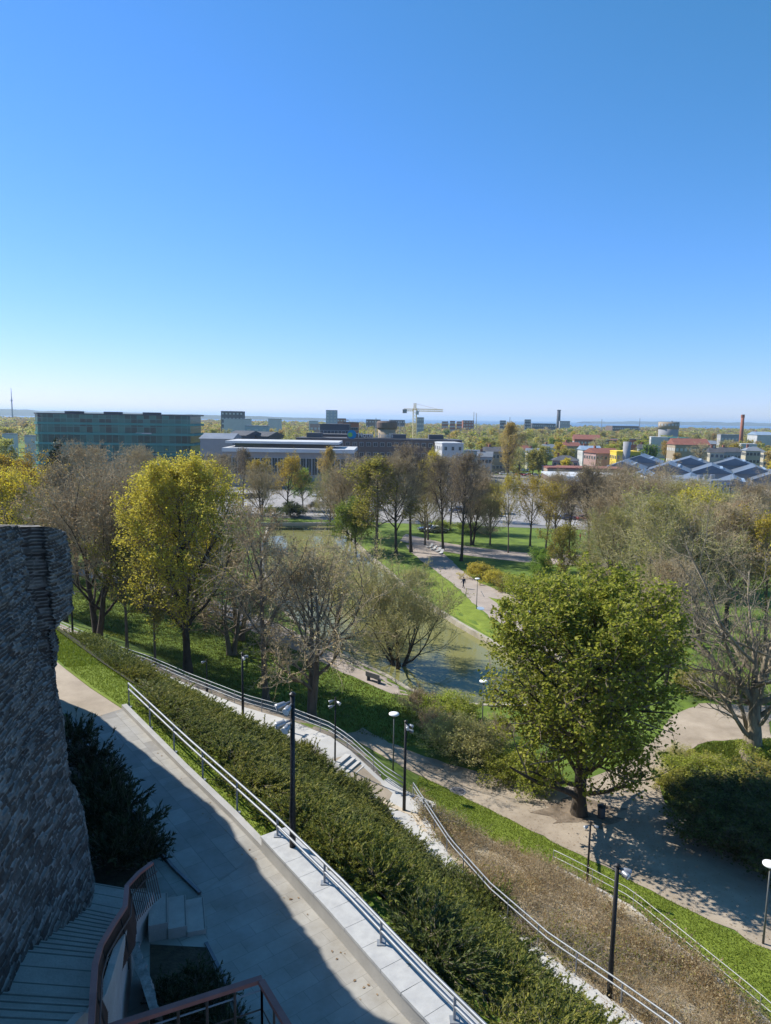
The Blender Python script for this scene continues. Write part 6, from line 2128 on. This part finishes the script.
def person(x, y, rz, label, coat, trousers, stride=.25, group=None):
    """one skinned body in mid-step; head, hands with fingers; hair as a child"""
    z0 = hz(x, y) + .03
    J, E, RD = [], [], []

    def j(p, r, par=None):
        J.append(p)
        RD.append(r)
        if par is not None:
            E.append((par, len(J) - 1))
        return len(J) - 1
    pel = j((0, 0, .95), .15)
    ch = j((0, .01, 1.22), .155, pel)
    sh = j((0, 0, 1.42), .13, ch)
    nk = j((0, .01, 1.50), .06, sh)
    hd = j((0, .03, 1.60), .085, nk)
    hd2 = j((0, .03, 1.70), .085, hd)
    j((0, .02, 1.76), .05, hd2)
    for s in (-1, 1):
        f = s * stride
        hp = j((s * .1, 0, .88), .10, pel)
        kn = j((s * .1, f * .55 + .05, .50), .065, hp)
        an = j((s * .1, f - .03, .09), .045, kn)
        j((s * .11, f + .14, .04), .04, an)
        s1 = j((s * .19, 0, 1.40), .07, sh)
        el = j((s * .25, -f * .4 - .03, 1.13), .05, s1)
        wr = j((s * .25, -f * .8 + .06, .90), .034, el)
        hn = j((s * .25, -f * .9 + .08, .83), .036, wr)
        for k in range(4):
            a = j((s * .245, -f * .9 + .055 + k * .019, .77), .010, hn)
            j((s * .235, -f * .9 + .06 + k * .02, .735 + .01 * abs(k - 1.5)), .008, a)
        a = j((s * .225, -f * .9 + .115, .80), .011, hn)
        j((s * .215, -f * .9 + .125, .77), .009, a)
    me_ = bpy.data.meshes.new('person')
    me_.from_pydata(J, E, [])
    tmp = bpy.data.objects.new('tmp_body', me_)
    col.objects.link(tmp)
    sk = tmp.modifiers.new('s', 'SKIN')
    sk.use_smooth_shade = True
    for i, v in enumerate(me_.skin_vertices[0].data):
        v.radius = (RD[i], RD[i])
        v.use_root = (i == 0)
    sb = tmp.modifiers.new('u', 'SUBSURF')
    sb.levels = 1
    bpy.context.view_layer.update()
    out = bpy.data.meshes.new_from_object(tmp.evaluated_get(bpy.context.evaluated_depsgraph_get()))
    bpy.data.objects.remove(tmp)
    out.name = 'person'
    out.materials.clear()
    for m_ in (coat, trousers, M['skin'], M['rubber']):
        out.materials.append(m_)
    for p in out.polygons:
        c = p.center
        p.material_index = 2 if c.z > 1.49 else (2 if (c.z < .88 and abs(c.x) > .19) else (0 if c.z > .86 else (1 if c.z > .12 else 3)))
    o = link('person', out, None, (x, y, z0), rz)
    tag(o, label, 'person', group)
    hm = MB()
    a = np.linspace(0, 2 * math.pi, 10, endpoint=False)
    for (r_, z_, dy) in ((.095, 1.62, -.03), (.102, 1.70, -.01), (.085, 1.78, .0), (.03, 1.815, .01)):
        hm.v.append(np.stack([np.cos(a) * r_, np.sin(a) * r_ + .03 + dy, 0 * a + z_], -1))
        hm.n += 10
    hm.f.append((np.array([[k * 10 + i, k * 10 + (i + 1) % 10, k * 10 + 10 + (i + 1) % 10, k * 10 + 10 + i] for k in range(3) for i in range(10)]), 0))
    hm.build('hair', M['hair'], o, True)
    # face: nose and eyes
    MB().box((0, .125, 1.64), (.022, .03, .04), top=.4).build('nose', M['skin'], o)
    for s in (-1, 1):
        MB().box((s * .033, .108, 1.665), (.02, .01, .012)).build('eye', M['hair'], o)
    return o


cl = {k: mat(k + '_cloth', c, tuple(q * .8 for q in c), 8, .9) for k, c in {'dark': (.03, .033, .04), 'navy': (.03, .04, .08), 'red': (.35, .04, .04), 'beige': (.4, .33, .25), 'white': (.6, .6, .6), 'grey': (.15, .15, .16)}.items()}
g = G(463.5, 588.5)
person(g.x, g.y, R(35), 'person in dark clothes walking on pond path by the forsythia', cl['navy'], cl['dark'], .3)
g = G(501.5, 617.5)
person(g.x, g.y, R(205), 'person in black clothes walking on pond path towards chestnut', cl['dark'], cl['dark'], .25)
pw_ = ['red', 'white', 'beige', 'dark', 'grey', 'navy']
pd = [('standing by the forked dark tree', 580, 541), ('walking beside the forked dark tree', 585, 539), ('crossing before the flat shop', 596, 536), ('near the slim dark tree', 574, 538), ('on the square beyond the golden shrubs', 540, 536), ('on the cross path under the pale birch', 546, 556), ('on the square near tram shelter', 478, 520), ('on the square by the reddish hedge', 490, 523)]
for i, (w_, px, py) in enumerate(pd):
    p = G(px, py)
    person(p.x, p.y, R(rc.uniform(0, 360)), 'person in %s top %s' % (pw_[i % 6], w_), cl[pw_[i % 6]], cl['dark'], rc.uniform(.05, .3), None)

# ------------------------------------------------------------------ small furniture
def bench(px, py, rz, label, m_='tread', g=None):
    p = G(px, py)
    t = thing('park_bench', label, 'bench', (p.x, p.y, p.z + .03), rz, g)
    MB().box((0, 0, .44), (1.8, .42, .06)).build('seat', M[m_], t)
    MB().box((0, .24, .72), (1.8, .06, .42)).build('backrest', M[m_], t)
    for a in (-.7, .7):
        MB().box((a, .03, .20), (.08, .44, .41)).build('leg', M['darkgrey'], t)
    return t


bench(374, 682, R(140), 'dark bench at the bank path end before the willow', 'darkgrey')
p = G(601, 818)
t = thing('litter_bin', 'dark litter bin in the shade beside the chestnut trunk', 'bin', (p.x, p.y, p.z + .03))
MB().tube([(0, 0, 0), (0, 0, .08), (0, 0, .75)], [.2, .23, .26], 14).build('body', M['darkgrey'], t, True)
MB().tube([(0, 0, .78), (0, 0, .83), (0, 0, .9)], [.29, .29, .12], 14).build('lid', M['black'], t, True)
MB().tube([(.24, 0, 0), (.24, 0, 1.0)], .03, 8).build('post', M['black'], t)
for i, (px, py) in enumerate([(429.5, 548), (433.5, 550), (438, 552), (441, 554)]):
    p = G(px, py)
    t = thing('garden_lounger', ['white curved lounger farthest along the pond path', 'white curved lounger second along the pond path', 'white curved lounger third along the pond path', 'white curved lounger nearest the dark trunk'][i], 'seat', (p.x, p.y, p.z + .03), R(30 + 10 * i), 'white loungers by the pond path')
    t.scale = (.8, .8, .75)
    pr_ = [(-.9, .35), (-.5, .42), (0, .38), (.4, .5), (.9, 1.15), (1.0, 1.1), (.5, .38), (0, .28), (-.5, .32), (-.9, .25)]
    MB().add([(a, -.4, z_) for a, z_ in pr_] + [(a, .4, z_) for a, z_ in pr_], [[k, (k + 1) % 10, 10 + (k + 1) % 10, 10 + k] for k in range(10)] + [[k, k + 1, 8 - k, 9 - k] for k in range(4)] + [[10 + 9 - k, 10 + 8 - k, 11 + k, 10 + k] for k in range(4)]).build('seat', M['white'], t)
    for a in (-.5, .5):
        MB().box((a, 0, .15), (.1, .7, .30)).build('foot', M['white'], t)
# round sign under the path lamp
g = G(478.2, 608.5)
t = thing('round_sign', 'dark oval sign panel on a pole beside the pond path lamp', 'sign', (g.x + .3, g.y, g.z))
MB().tube([(0, 0, 0), (0, 0, 3.2)], .04, 8).build('pole', M['lampgrey'], t)
a = np.linspace(0, 2 * math.pi, 20, endpoint=False)
MB().prism([(math.cos(q) * .55, math.sin(q) * .85) for q in a], -.04, .04).build('panel', M['blueroof'], t)
t.children[-1].location = (0, -.08, 2.5)
t.children[-1].rotation_euler = (R(90), 0, 0)
# manhole on the gravel path, dark
g = G(457.5, 792)
t = thing('manhole_cover', 'round dark manhole cover set in the gravel path', 'manhole', (g.x, g.y, g.z + .035))
MB().tube([(0, 0, 0), (0, 0, .03)], .5, 24).build('cover', M['darkgrey'], t)
MB().tube([(0, 0, 0), (0, 0, .02)], .58, 24).build('ring', M['grey'], t)
# bridge deck at the far pond end
a, b_ = P(256, 525, .2), P(348, 525, .2)
br_ = thing('pond_bridge', 'low pale concrete footbridge closing the far end of the pond', 'bridge', (a.x, a.y, 0), math.atan2(b_.y - a.y, b_.x - a.x))
ln_ = (b_ - a).length
MB().box((ln_ / 2, 1.2, .15), (ln_, 2.6, .35)).build('deck', M['concrete'], br_)
MB().box((ln_ / 2, -.05, .55), (ln_, .22, .45)).build('parapet', M['ramp'], br_)

# ------------------------------------------------------------------ air
hzm = bpy.data.materials.new('haze_air')
hzm.use_nodes = True
nt = hzm.node_tree
nt.nodes.clear()
pv = nt.nodes.new('ShaderNodeVolumePrincipled')
pv.inputs['Color'].default_value = (0.62, 0.82, 1.0, 1)
pv.inputs['Density'].default_value = 0.00009
pv.inputs['Anisotropy'].default_value = 0.2
ou = nt.nodes.new('ShaderNodeOutputMaterial')
nt.links.new(pv.outputs[0], ou.inputs['Volume'])
zt = 112
hb = MB().add([(x, y, z) for z in (-4.5, zt) for x, y in ((-34000, -400), (34000, -400), (34000, 36000), (-34000, 36000))], [[3, 2, 1, 0], [4, 5, 6, 7], [0, 1, 5, 4], [1, 2, 6, 5], [2, 3, 7, 6], [3, 0, 4, 7]]).build('haze', hzm)
tag(hb, kind='stuff', label='thin pale blue haze over the town and sea', cat='haze')
